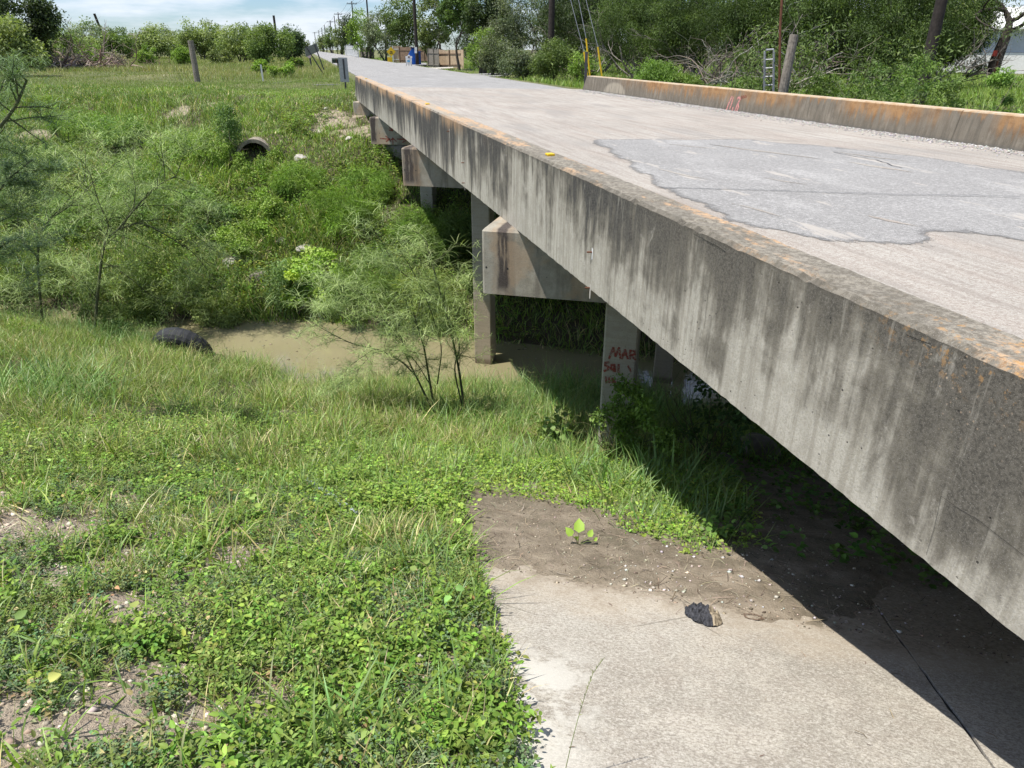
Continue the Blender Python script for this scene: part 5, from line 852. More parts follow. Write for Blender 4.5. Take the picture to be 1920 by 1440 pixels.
b2 = atz(180, 632, .25); b2[2] = float(H(b2[0], b2[1])); retama('forked retama at the water spreading toward the culvert', b2, [([(176, 640), (182, 560), (190, 490), (197, 450), (222, 430), (250, 395), (290, 350), (330, 330)], .036), ([(197, 450), (205, 420), (185, 380), (170, 330)], .022), ([(222, 430), (265, 415), (310, 440), (360, 470), (400, 520)], .02), ([(250, 395), (255, 350), (240, 300)], .014), ([(290, 350), (340, 360), (380, 400)], .012), ([(330, 330), (345, 290), (350, 260)], .01), ([(190, 490), (230, 510), (290, 560), (340, 570)], .014), ([(260, 415), (320, 410), (380, 450), (410, 480)], .012), ([(182, 560), (160, 530), (140, 510)], .01)], 33, 7600, reach=.8, L=.38)
b0 = np.array([-4.0, 8.4, 0.]); b0[2] = float(H(b0[0], b0[1])); retama('feathery retama reaching in from the frame side', b0, [([(-70, 620), (-60, 460), (-40, 330), (-10, 250), (30, 200), (50, 150)], .03), ([(-60, 460), (-30, 400), (10, 340), (60, 300)], .014), ([(-40, 330), (-20, 280), (-5, 190), (10, 140)], .014), ([(-50, 400), (-10, 420), (30, 400)], .01), ([(-60, 480), (-20, 480), (20, 450)], .01)], 34, 9000, reach=.35, L=.17, cols=((.09, .14, .06), (.12, .17, .075)))
for i, (x_, y_, h_, r_) in enumerate(((12.6, 2.5, 2.2, 1.5), (13.2, 5.6, 2.6, 1.6), (12.9, 8.6, 2.8, 1.5), (13.3, 11.6, 5.2, 1.9), (13.4, 14.6, 5.6, 2.0), (13.0, 18.2, 5.0, 1.9), (15.5, 8.0, 5.0, 2.0))):  # brush added beyond the deck, tall enough to block sky reflections in the creek
    tree('sky_screen_brush', ('added screening brush beyond the far curb above the near bank', 'added screening brush on the near bank beyond the deck', 'added screening brush low on the near bank beyond the deck', 'added screening brush at the near water edge beyond the deck', 'tall added screening brush in the creek bed beyond the deck', 'added screening brush on the far water edge beyond the deck', 'added screening brush standing off beyond the deck')[i], 'bush', (x_, y_, float(H(x_, y_))), h_*.9, r_, MESQ, 700+i, 7000, .10, .04, trunk=.03, stems=6, first=.4, low=0, clumps=70, spread=.6, group='brush added beyond the far curb to screen the water from the sky', droop=.2, depth=2)
# ---------------------------------------------------------------- grass stalks and single plants in front
ST1 = Soup()
def stalks(x, y, z, h, col):
    n = len(x); az = RNG.random(n)*2*pi; lines = []
    for i in range(n):
        d = np.array([cos(az[i]), sin(az[i]), 0])*RNG.uniform(.05, .5); P = np.array([np.array([x[i], y[i], z[i]])+d*h[i]*u**2+UZ*h[i]*u for u in np.linspace(0, 1, 6)]); lines.append((P, np.linspace(.0016, .0006, 6)))
        if RNG.random() < .5:
            for _ in range(5): a = RNG.random()*2*pi; e = P[-1]; lines.append((np.array([e, e+np.array([cos(a), sin(a), .5])*.035, e+np.array([cos(a), sin(a), .3])*.07]), np.array([.0012, .001, .0008])))
    V, Q = tubes_np(lines, 3); ST1.addq(V, Q, np.array(col))
x, y, z, s, t = area(2600, 3.5, 13, -16, -.5); k = edge_ok(s, t) & mudfree(s, t); x, y, z = x[k], y[k], z[k]; stalks(x, y, z, .3+.4*RNG.random(len(x)), (.26, .27, .12)); ST1.build('seed_stalks', M_GRASS).__setitem__('kind', 'stuff')
# heart-leaved seedling on the mud, lone seed stalk, weeds on the slab edge
P = np.array([1.53, 3.77, 0.]); s_, t_ = ST(P[0], P[1]); P[2] = float(mudtop(np.array([s_]), np.array([t_]))[0]); o = thing('seedling', P, 'lone heart leaved seedling standing on the bare mud', 'seedling'); mb = MB()
lf = Soup()
for (dx, dz, L_, az_) in ((-.045, .075, .075, 2.4), (.0, .10, .105, 1.2), (.07, .065, .06, .5), (.11, .03, .035, .1), (-.02, .05, .05, -1.6)):
    tip = P+CR*dx+UZ*dz; mb.tube([P-UZ*.01, (P+tip)/2+UZ*.01, tip], .0022, 5); V, T, k = leaves(tip[None]-0, np.array([[cos(az_)*.5, sin(az_)*.5, .55]]), np.array([[-.2, -.7, .6]]), np.array([L_]), np.array([L_*.85]), 'ovate'); lf.add(V, T, np.array((.23, .34, .06)))
mb.build('stems', flat('seedling stem', (.16, .2, .06)), o); lf.build('leaves', M_LEAF, o)
p0 = np.array([.60, 1.52, 0.]); p0[2] = slabz(float(ST(p0[0], p0[1])[0])); o = thing('grass_stalk', p0, 'lone green seed stalk rising in front of the slab', 'grass stalk'); mb = MB(); d_ = float(np.hypot(*p0[:2]))
tp = [p0-UZ*.05]+[atd(x_, y_, d_+.02*i) for i, (x_, y_) in enumerate(((1070, 1400), (1083, 1350), (1098, 1300), (1112, 1262), (1134, 1232)))]; mb.tube(tp, [.0016, .0014, .0012, .0010, .0008, .0005], 5); r2 = np.random.default_rng(3)
mb.build('stem', flat('green stalk', (.20, .25, .09)), o); mb = MB()
for k in range(26):
    u = 2.2+2.7*k/26; i = int(u); q = tp[i]*(1-(u-i))+tp[min(i+1, 5)]*(u-i); mb.tube([q, q+np.array([r2.normal()*.004, r2.normal()*.004, .012])], [.0018, .0006], 4)
mb.build('seed_head', flat('seed head', (.28, .30, .14)), o)
# ---------------------------------------------------------------- objects
def frame_at(p):
    """axes facing the camera from p: right, away, up"""
    f = np.array([p[0], p[1], 0.]); f /= np.linalg.norm(f); return np.array([f[1], -f[0], 0.]), f, UZ
def post(name, px_, fy, ty, w, mat, lab, cat, z=None, rounded=True, lean=0, group=None, dist=None, taper=1.0):
    p = atz(px_, fy, FZ if z is None else z) if dist is None else atd(px_, fy, dist); p[2] = float(H(p[0], p[1])); d_ = float(np.hypot(p[0], p[1])); topz = atd(px_, ty, d_)[2]; R, A, U = frame_at(p); mb = MB(); r = np.random.default_rng(int(px_))
    zs = np.linspace(-.3, topz-p[2], 7); pts = [UZ*z_+R*lean*max(z_, 0)+np.array([r.normal()*.006, r.normal()*.006, 0]) for z_ in zs]
    if rounded: mb.tube([p+q for q in pts], [w/2*(1+(taper-1)*i/6) for i in range(7)], 12)
    else: mb.prism([R*-w/2+A*-w/4, R*w/2+A*-w/4, R*w/2+A*w/4, R*-w/2+A*w/4], p+pts[0], p+pts[-1])
    o = mb.build(name, mat, None, p, bevel=.008 if rounded else 0, angle=50); return tag(o, lab, cat, group)
post('fence_post', 370, 150, 76, .36, M_WOOD, 'thick grey wooden post standing alone in the field', 'wooden post', taper=.9)
post('fence_post', 1456, 176, 65, .30, M_WOOD, 'thick grey wooden post behind the far curb beside the gate', 'wooden post', taper=.66, lean=.04, dist=19.5)
post('fence_post', 1347, 158, 104, .12, M_WOOD, 'thin grey post standing among the fan of dead limbs', 'wooden post', z=FZ)
post('tree_stump', 1238, 140, 115, .14, M_ROCK, 'small pale broken stump behind the far curb', 'stump', lean=.3)
post('marker_stake', 493, 151, 121, .09, M_WHITE, 'short white marker post in the field', 'marker post', rounded=False)
post('fallen_pole', 207, 95, 26, .5, M_POLE, 'dark tilted pole rising above the distant treeline', 'pole', dist=190, lean=-.18)
post('utility_pole', 521, 92, 29, .45, M_POLE, 'pole top poking out above the round mesquite', 'utility pole', dist=170)
# planks in the field
for (a, b, lab) in (((513, 157), (549, 155), 'pale plank lying in the mown grass'), ((588, 161), (642, 160), 'whitish strip of kerb lying in the grass by the road')):
    A_ = atz(*a, FZ+.06); B_ = atz(*b, FZ+.06); mb = MB(); mb.prism([UZ*-.05, UZ*.06, np.array([0, .16, .06]), np.array([0, .16, -.05])], A_, B_); tag(mb.build('plank', M_ROCK, None, A_), lab, 'plank')
# object marker seen from behind, at the near curb's far end
p = atz(648, 160, RZ-.05); o = thing('object_marker', p, 'grey back of a road marker panel at the end of the near curb', 'road sign'); R, A, U = frame_at(p); d_ = float(np.hypot(p[0], p[1]))
mb = MB(); c_ = atd(644.5, 131, d_); hw = 7.6*d_/1471*1.08; hh = (atd(645, 106, d_)[2]-atd(645, 152, d_)[2])/2; mb.box(c_+A*-.02, (hw, .004, hh), [R*cos(.1)+U*sin(-.03), A, U]); mb.build('panel', M_STEEL, o)
mb = MB(); mb.prism([R*-.035, R*.035, R*.035+A*.03, R*-.035+A*.03], p-UZ*.3, np.array([*p[:2], c_[2]+hh*.9])+R*-.0-A*.06); mb.build('post', M_DKSTEEL, o)
p = np.array([10.9, 27.7, RZ-.1]); q = atd(1098, 97, float(np.hypot(p[0], p[1]))); x_ = atd(1098, 143, float(np.hypot(10.9, 27.7))); p = np.array([x_[0], x_[1], RZ-.1]); o = thing('object_marker', p, 'narrow dark post at the end of the far curb', 'road sign'); R, A, U = frame_at(p); mb = MB(); mb.box(np.array([p[0], p[1], (p[2]+q[2])/2]), (.055, .13, (q[2]-p[2])/2), [R, A, U]); mb.build('panel', M_DKSTEEL, o, bevel=.006)
mb = MB(); mb.box(np.array([p[0], p[1], p[2]-.05]), (.03, .03, .25), [R, A, U]); mb.build('post', M_STEEL, o)
# mailbox
p = atz(635, 134, FZ+.15); p[2] -= .1; o = thing('mailbox', p, 'dark green mailbox on a grey post by the road', 'mailbox'); R, A, U = frame_at(p); d_ = float(np.hypot(p[0], p[1])); s1 = d_/1471
c_ = atd(629, 113.5, d_); mb = MB(); prof = [U*-.1*3]; w2, h2 = 6.5*s1, 4.2*s1; prof = [R*0+A*-.2+U*-h2, A*.2+U*-h2, A*.2+U*h2*.5, A*.12+U*h2, A*-.12+U*h2, A*-.2+U*h2*.5]; mb.prism(prof, c_-R*w2, c_+R*w2); mb.build('box', flat('mailbox green', (.02, .035, .022), .5), o, bevel=.02)
mb = MB(); mb.tube([p-U*.2, np.array([*p[:2], c_[2]-h2])], .07, 6); mb.build('post', M_WOOD, o); mb = MB(); mb.box(c_+R*w2*.2-A*.22+U*h2*.2, (.02, .02, .12), [R, A, U]); mb.build('flag', M_RUST, o)
# leaning grey sign with two struts
p = atz(610, 141, FZ); o = thing('leaning_sign', p, 'grey sign panel leaning over on two crossed poles beside the road', 'sign'); R, A, U = frame_at(p); d_ = float(np.hypot(p[0], p[1])); C4 = [atd(x_, y_, d_) for x_, y_ in ((571, 90), (593, 80.5), (599, 96), (573, 107))]; mb = MB(); mb.faces([v-A*.02 for v in C4]+[v+A*.02 for v in C4], [(0, 1, 2, 3), (7, 6, 5, 4), (0, 4, 5, 1), (1, 5, 6, 2), (2, 6, 7, 3), (3, 7, 4, 0)]); mb.build('panel', flat('grey sign back', (.16, .17, .15), .6), o)
for a, b in (((573, 86), (611, 143)), ((590, 84), (607, 128))):
    mb = MB(); mb.tube([atd(*b, d_)-A*.1-U*.1, atd(*a, d_)-A*.1], .045, 6); mb.build('strut', M_DKSTEEL, o)
p = atz(585, 128, FZ); o = thing('reflector_post', p, 'dark post with a small pale oval plate by the leaning sign', 'post'); R, A, U = frame_at(p); d_ = float(np.hypot(p[0], p[1])); mb = MB(); mb.tube([p-U*.1, atd(580, 104, d_)], .09, 6); mb.build('post', M_DKSTEEL, o); mb = MB(); c_ = atd(579.5, 105, d_)-A*.12; mb.tube([c_, c_-A*.03], 3.6*d_/1471, 12); mb.build('plate', flat('pale pink plate', (.62, .45, .45)), o)
# power poles along the far side of the road, with crossarms, and their wires
def pole(px_, dist, top, w, lab, arm=True, group='power poles along the road', base=None):
    p = atd(px_, 92, dist); p[2] = float(H(p[0], p[1])); topz = atd(px_, top, dist)[2] if top is not None else p[2]+12.5; o = thing('utility_pole', p, lab, 'utility pole', group); mb = MB(); n_ = 8
    mb.tube([np.array([p[0], p[1], p[2]-.5+(topz-p[2]+.5)*i/n_]) for i in range(n_+1)], [w/2*(1-.3*i/n_) for i in range(n_+1)], 10); mb.build('pole', M_POLE, o, smooth=True)
    if arm:
        mb = MB(); mb.box((p[0], p[1]-.15, topz-.6), (1.25, .06, .07)); a_ = mb.build('crossarm', M_POLE, o); mb = MB()
        for dx in (-1.15, -.4, .4, 1.15): mb.tube([(p[0]+dx, p[1]-.15, topz-.53), (p[0]+dx, p[1]-.15, topz-.3)], .05, 6)
        mb.each('insulator', M_STEEL, a_)
    return np.array([p[0], p[1], topz])
tops = []
for (px_, dist, top, w, lab, arm) in ((1033, 47, None, .40, 'dark power pole behind the pale twiggy tree', True), (781, 78, None, .36, 'power pole with paper notices beside the blue dumpster', True), (825, 100, -8, .32, 'power pole showing in the sky gap over the leafy tree', False), (694.5, 149, None, .36, 'power pole rising just left of the yellow signs', True), (667, 205, None, .4, 'power pole with crossarm above the white fence', True), (640, 262, None, .4, 'third power pole left of the yellow signs', True), (632.5, 300, 30, .4, 'slim power pole close beside another in the row', False), (624, 330, 38, .45, 'power pole with crossarm half way down the road', True), (612.5, 400, 47, .5, 'power pole far down the road', False), (607, 430, 52, .5, 'power pole farther down the road', False), (601, 480, 57, .5, 'power pole second from the end of the row', False), (593, 540, 60, .5, 'farthest power pole with crossarm', True)):
    tops.append(pole(px_, dist, top, w, lab, arm))
pole(1745, 28.5, 9 if False else -160, .42, 'thick dark pole rising through the mesquites behind the ferny shrub', False, group=None)
mb = MB(); seq = [0, 1, 3, 4, 5, 7, 11]
for a, b in zip(seq[:-1], seq[1:]):
    for dx in (-1.1, .4, 1.1):
        A_ = tops[a]+np.array([dx, -.15, -.3]); B_ = tops[b]+np.array([dx, -.15, -.3]); mb.tube([A_*(1-u)+B_*u-UZ*1.1*4*u*(1-u) for u in np.linspace(0, 1, 9)], .012+.00006*np.linalg.norm(B_), 4)
tag(mb.build('power_lines', M_DKSTEEL, None, tops[1]), 'power lines strung between the poles along the road', 'power lines')
# guy wires with yellow sleeves
for (t_, m_, b_, lab) in (((1070, 0), (1095, 97), (1107, 142), 'guy wire with yellow sleeve nearest the dark marker post'), ((1084, 0), (1099, 72), (1111, 142), 'guy wire with the longest yellow sleeve'), ((1099, 0), (1121, 88), (1136, 146), 'guy wire with yellow sleeve set apart from the other two')):
    d_ = 31.0; p = atd(*b_, d_); p[2] = float(H(p[0], p[1])); o = thing('guy_wire', p, lab, 'guy wire', 'guy wires of the dark power pole'); ex = np.array(t_)+(np.array(t_)-np.array(b_))*.9; mb = MB(); mb.tube([atd(*m_, d_), atd(*ex, d_+.5)], .013, 5); mb.build('cable', M_STEEL, o); mb = MB(); mb.tube([p-UZ*.1, atd(*m_, d_)], .035, 8); mb.build('sleeve', M_YEL, o)
# yellow diamond sign
p = atd(731.5, 118, 96); p[2] = float(H(p[0], p[1])); o = thing('warning_sign', p, 'yellow diamond warning sign with a small yellow plate below it', 'road sign'); R, A, U = frame_at(p); d_ = 96; s1 = d_/1471; c_ = atd(733.5, 97, d_); mb = MB(); h_ = 8.4*s1; mb.prism([U*h_, R*h_, -U*h_, -R*h_], c_, c_+A*.03); dia = mb.build('diamond_panel', M_YEL, o)
mb = MB(); mb.prism([R*-.14+U*.05, R*.14+U*.05, R*.14-U*.05, R*-.14-U*.05], c_-A*.012, c_-A*.004); mb.prism([R*-.2-U*.12, R*.2-U*.12, R*.2-U*.2, R*-.2-U*.2], c_-A*.012, c_-A*.004); mb.build('lettering', M_BLACK, dia)
c_ = atd(731.5, 109.5, d_); mb = MB(); mb.box(c_-U*2.0*s1-R*.6*s1, (4.4*s1, .015, 4.0*s1), [R, A, U]); mb.build('plate', M_YEL, o); mb = MB(); mb.tube([p-U*.2+A*.06, atd(732.5, 92, d_)+A*.06], .035, 6); mb.build('post', M_STEEL, o)
def fence(name, lab, a, b, dist_a, dist_b, ty_a, ty_b, mat, cat='fence', bw=.14, gap=.0, posts=2.4, jag=.03, seed=0, cap_mat=None):
    A_ = atd(a, 92, dist_a); B_ = atd(b, 92, dist_b); A_[2] = float(H(*A_[:2])); B_[2] = float(H(*B_[:2])); ha = atd(a, ty_a, dist_a)[2]-A_[2]; hb = atd(b, ty_b, dist_b)[2]-B_[2]; o = thing(name, A_, lab, cat); L_ = np.linalg.norm(B_-A_); d = (B_-A_)/L_; n_ = np.cross(d, UZ); r = np.random.default_rng(seed); mb = MB(); k = 0
    while k*(bw+gap) < L_:
        u = k*(bw+gap)/L_; h = ha+(hb-ha)*u+r.normal()*jag; q = A_+(B_-A_)*u; mb.box(q+d*bw/2+UZ*h/2+n_*r.normal()*.004, (bw/2*.96, .012, h/2), [d, n_, UZ]); k += 1
    mb.build('boards', mat, o); mb = MB()
    for u in np.arange(0, L_+.1, posts): q = A_+d*u; h = ha+(hb-ha)*u/L_; mb.box(q+UZ*h/2+n_*.07, (.05, .05, h/2+.03), [d, n_, UZ])
    mb.each('post', cap_mat or mat, o); mb = MB()
    for f_ in (.2, .8): mb.prism([n_*.02-UZ*.04, n_*.06-UZ*.04, n_*.06+UZ*.04, n_*.02+UZ*.04], A_+UZ*ha*f_, B_+UZ*hb*f_)
    mb.each('rail', cap_mat or mat, o); return o
fence('board_fence', 'brown board fence behind the blue dumpster', 749, 800, 100, 96, 88, 88, M_BROWN)
fence('stone_gate', 'tan brick gate pier with white trim beside the yellow sign', 736, 748, 101, 101, 86, 86, M_TAN, 'gate pier', bw=.55, cap_mat=M_WHITE)
fence('board_fence', 'weathered grey board fence beside the tan wall', 803, 822, 76, 72, 92, 92, M_WOOD, seed=2, jag=.06)
fence('panel_wall', 'tan boarded wall behind the leafy dark green tree', 821, 864, 74, 70, 94, 94, M_TAN, 'wall', bw=.5, cap_mat=M_BROWN, seed=3)
fence('picket_fence', 'white ornamental fence far along the road', 647, 672, 200, 150, 86, 88, M_WHITE, bw=.16, gap=.14, jag=.12, seed=4)
fence('board_fence', 'dull grey fence between the white fence and a power pole', 676, 700, 160, 150, 90, 90, M_WOOD, seed=5, bw=.3)
# blue dumpster with sloped front
p = atd(774, 92, 80); p[2] = float(H(p[0], p[1])); o = thing('dumpster', p, 'blue dumpster with sloping top beside the power pole', 'dumpster'); R, A, U = frame_at(p); s1 = 80/1471; tz = atd(774, 91, 80)[2]-p[2]; w2 = 14*s1
prof = [R*-w2, R*w2*.35, R*w2*.35+U*tz, R*-w2*.15+U*tz, R*-w2+U*tz*.42]; mb = MB(); mb.prism(prof, p-A*.7, p+A*.9); bd = mb.build('body', M_BLUE, o, bevel=.03); mb = MB(); mb.box(p+R*w2*.68+U*tz*.42, (w2*.33, .8, tz*.42), [R, A, U]); mb.build('side_bin', M_BLUED, o, bevel=.03); mb = MB(); mb.box(p+R*w2*.1+U*(tz+.05), (w2*.4, .85, .05), [R, A, U]); mb.build('lid', M_BLUED, o)
mb = MB(); [mb.box(p+R*w2*f_-A*.73+U*tz*.25, (.04, .03, tz*.24), [R, A, U]) for f_ in (-.8, -.4, 0., .3)]; mb.each('rib', M_BLUE, o)
for y_, c_ in ((91, 0), (97, 1)):
    q = atd(779.5, y_, 77.7); mb = MB(); mb.box(q, (.12, .01, .13), [R, A, U]); tag(mb.build('paper_notice', M_WHITE, None, q), ['square white notice pinned high on the power pole', 'tall white notice pinned lower on the power pole'][c_], 'notice')
p = atz(767, 127, RZ-.15); p[2] = float(H(p[0], p[1])); o = thing('yard_sign', p, 'white yard sign on legs in front of the blue dumpster', 'sign'); R, A, U = frame_at(p); d_ = float(np.hypot(p[0], p[1])); s1 = d_/1471; c_ = atd(766.5, 115, d_); mb = MB(); mb.box(c_, (5.6*s1, .015, 5.2*s1), [R, A, U]); b_ = mb.build('panel', M_WHITE, o)
mb = MB(); mb.box(c_-A*.022+U*.02+R*-.02, (2.6*s1, .004, 1.6*s1), [R, A, U]); mb.build('blue_print', flat('light blue print', (.12, .35, .55)), b_); mb = MB(); q = atd(766.5, 107, d_); mb.box(q+A*.03, (6.2*s1, .01, 1.6*s1), [R, A, U]); mb.tube([q-A*.02+U*1.5*s1, q+A*.0+U*1.5*s1], 2.6*s1, 12); mb.build('header', M_WHITE, o); mb = MB(); mb.box(q-A*.03, (1.6*s1, .006, 1.2*s1), [R, A, U]); mb.build('emblem', M_RUST, o)
mb = MB()
for f_ in (-1, 0, 1): mb.tube([p+R*f_*4.8*s1-U*.1, c_+R*f_*4.8*s1], .02, 5)
mb.each('leg', M_DKSTEEL, o)
# small palm
p = atz(981, 128, FZ); o = thing('palm', p, 'small palm with a pale trunk and dark tuft', 'palm'); d_ = float(np.hypot(p[0], p[1])); mb = MB(); mb.tube([p-UZ*.2, atd(979, 100, d_), atd(978, 74, d_)], [.14, .12, .1], 8); mb.build('trunk', flat('palm trunk', (.30, .26, .21)), o); T_ = atd(978, 72, d_); S_ = Soup(); n = 260
az = RNG.random(n)*2*pi; V, T, k = blades(np.repeat(T_[None], n, 0), az, .4+.4*RNG.random(n), np.full(n, .04), RNG.random(n)*1.4, RNG.random(n)*1.5+.8, 3); S_.add(V, T, pal(n, [(.05, .085, .02)]), k); S_.build('crown', M_LEAF, o)
# driveway mouths on the far side
for i, (L_) in enumerate(([(722, 121), (745, 119), (800, 119), (800, 123), (745, 126)], [(752, 132), (790, 129), (850, 127), (850, 129), (795, 133), (765, 137)], [(835, 144), (870, 141), (955, 139), (955, 144), (880, 149), (856, 150)])):
    o = sheet('driveway', [atz(x_, y_, RZ-.09)[:2] for x_, y_ in L_], RZ-.02+.002*i, M_ROCK if i == 1 else M_ROAD, .05, seed=i); tag(o, kind='structure')
# metal gate beside the thick post
d_ = 21.0; g0 = atd(1432, 172, d_); o = thing('metal_gate', g0, 'galvanised tube gate leaning against the thick grey post', 'gate'); mb = MB()
for L_ in ([(1433, 172), (1434, 97), (1436, 94), (1450, 93), (1451, 97), (1450, 172)],): mb.tube([atd(x_, y_, d_) for x_, y_ in L_], .03, 8)
mb.build('frame', M_STEEL, o); mb = MB()
for y_ in (112, 128, 144, 160): mb.tube([atd(1433.5, y_, d_), atd(1450.5, y_-1, d_)], .018, 6)
mb.each('bar', M_STEEL, o)
mb = MB(); d_ = 20.2; q = atd(1462, 176, d_); mb.tube([atd(1461, 176, d_), atd(1463, 50, d_), atd(1468, -30, d_)], .03, 6); tag(mb.build('metal_rod', M_RUST, None, q), 'thin rusty rod standing behind the thick grey post', 'rod')
# pale building and the leaning tree beside it
p = atd(1868, 92, 66); p[2] = float(H(p[0], p[1])); o = thing('metal_building', p, 'pale metal building seen through the gap at the frame edge', 'building'); R, A, U = frame_at(p); s1 = 66/1471; top = atd(1868, 52, 66)[2]-p[2]; mid_ = atd(1868, 98, 66)[2]-p[2]
mb = MB(); mb.box(p+U*(top+mid_)/2+R*1.5+A*3, (5.5, 3, (top-mid_)/2), [R, A, U]); mb.build('upper_wall', M_METW, o); mb = MB(); mb.box(p+U*mid_/2+R*1.5+A*3-A*.05, (5.6, 3.05, mid_/2-.02), [R, A, U]); mb.build('lower_wall', M_WHITE, o)
mb = MB(); mb.prism([A*-.6-U*.0, A*3+U*1.4, A*6.6, A*6.6-U*.12, A*-.6-U*.12], p+U*top-R*4.4, p+U*top+R*7.4); mb.build('roof', M_WHITE, o); mb = MB(); [mb.box(p+U*(top+mid_)/2+R*(1.5+x_)-A*.02, (.03, .03, (top-mid_)/2-.05), [R, A, U]) for x_ in np.arange(-5, 5.1, .9)]; mb.each('rib', M_METW, o)
p = atd(1862, 137, 42); p[2] = float(H(p[0], p[1])); o = thing('leaning_tree', p, 'thick dark trunk leaning in front of the pale building', 'tree'); r2 = np.random.default_rng(77); out = []; tips = []; tr = np.array([atd(x_, y_, 42) for x_, y_ in ((1860, 140), (1866, 118), (1876, 92), (1888, 62), (1893, 40), (1885, 20))]); out.append((tr, np.array([.27, .26, .24, .2, .14, .09])))
for i in (3, 4, 5, 5): grow(tr[i], np.array([r2.normal(), r2.normal(), .6]), 2.0, .09, 2, r2, out, tips, .1, 6, .6, (2, 3), .6, 0)
V, Q = tubes_np(out, 8); S_ = Soup(); S_.addq(V, Q, np.array((.055, .045, .038))); S_.build('trunk', M_BARK, o, smooth=True); C = [tr[-1]+r2.normal(size=3)*[2.2, 2.2, .7]+[0, 0, .9] for _ in range(30)]+tips; crown_leaves('crown', M_LEAF, o, C, 6000, .7, .15, .05, OLIVE+GREYG, .4, 5)
rs = post('red_stake', 1866, 134, 98, .08, M_RUST, 'thin stake with a red cap beside the leaning trunk', 'stake', dist=41); q = atd(1866, 100, 40.9); mb = MB(); mb.tube([q-UZ*.12, q+UZ*.12], .09, 8); rc = mb.build('red_cap', flat('red paint', (.28, .04, .03)), rs)
# houses behind the field trees
for (cx, cy, w_, dist, lab, hr) in ((252, 62, 18, 155, 'steep grey shingled roof between the field trees', 24), (350, 60, 14, 165, 'brown gabled roof half hidden by the grey tree', 18)):
    p = atd(cx, 92, dist); p[2] = float(H(p[0], p[1])); R, A, U = frame_at(p); s1 = dist/1471; o = thing('house', p, lab, 'house'); z1 = atd(cx, cy+hr, dist)[2]-p[2]; z2 = atd(cx, cy, dist)[2]-p[2]; mb = MB(); mb.box(p+U*z1/2, (w_*s1*.85, 3, z1/2), [R, A, U]); mb.build('wall', M_TAN, o); mb = MB(); b = [p+U*z1+R*a_*w_*s1+A*c_*3.5 for a_, c_ in ((-1, -1), (1, -1), (1, 1), (-1, 1))]; t = [p+U*z2+R*a_*w_*s1*.25 for a_ in (-1, 1)]; mb.faces(b+t, [(0, 1, 5, 4), (2, 3, 4, 5), (1, 2, 5), (3, 0, 4), (3, 2, 1, 0)]); mb.build('roof', M_ROOF, o)
# culvert pipe on the far bank
pc = bank_foot(478, 306); pc = atd(478, 296, float(np.hypot(pc[0], pc[1]))+.15); ax = nrm(np.array([.05, 1., -.02])); u_ = nrm(np.cross(ax, UZ)); v_ = np.cross(u_, ax); o = thing('culvert_pipe', pc, 'old concrete culvert pipe sticking out of the far bank', 'culvert pipe'); k = 28; Ro, Ri = .58, .47; V = []; 
rr = [(0, Ri), (0, Ro), (.10, Ro), (.12, Ro-.03), (.9, Ro-.03), (2.6, Ro-.03)]; an = np.arange(k)*2*pi/k
for a_, q in rr: V += [pc+ax*a_+(u_*cos(t)+v_*sin(t))*q for t in an]
for a_ in (2.6, 1.2): V += [pc+ax*a_+(u_*cos(t)+v_*sin(t))*Ri for t in an]
Fq = [(i*k+j, i*k+(j+1) % k, (i+1)*k+(j+1) % k, (i+1)*k+j) for i in range(len(rr)-1) for j in range(k)]; Fq += [(7*k+j, 7*k+(j+1) % k, (j+1) % k, j) for j in range(k)]+[(6*k+j, 6*k+(j+1) % k, 7*k+(j+1) % k, 7*k+j) for j in range(k)]
mb = MB(); mb.faces(V, Fq); mb.build('barrel', M_PIPEC, o); mb = MB(); mb.tube([pc+ax*2.3, pc+ax*2.4], Ri, 20); mb.build('silt_plug', M_MUD, o)
# rocks
def boulder(name, p, r, mat, lab, seed, sq=.7, cat='rock', group=None):
    import bmesh
    bm = bmesh.new(); bmesh.ops.create_icosphere(bm, subdivisions=3, radius=1); rr = np.random.default_rng(seed); off = rr.random(3)*20; planes = [(nrm(rr.normal(size=3)), rr.uniform(.55, .85)) for _ in range(9)]
    for v in bm.verts:
        c = np.array(v.co)
        for n_, d_ in planes:
            e = c@n_-d_
            if e > 0: c = c-n_*e*.9
        c = c*(1+.10*float(fbm(c[0]*2+off[0], c[1]*2+c[2]*1.7+off[1]))); v.co = (c[0]*r, c[1]*r*.85, c[2]*r*sq)
    me = bpy.data.meshes.new(name); bm.to_mesh(me); bm.free(); me.materials.append(mat); o = bpy.data.objects.new(name, me); COL.objects.link(o); o.location = tuple(p); o.rotation_euler = (0, 0, rr.random()*6); return tag(o, lab, cat, group)
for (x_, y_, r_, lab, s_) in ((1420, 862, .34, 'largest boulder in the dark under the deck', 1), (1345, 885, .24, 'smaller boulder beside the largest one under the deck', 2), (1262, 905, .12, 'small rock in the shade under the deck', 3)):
    p = bank_foot(x_, y_); boulder('boulder', p+UZ*r_*.45, r_, M_BROCK, lab, s_, group='boulders under the deck')
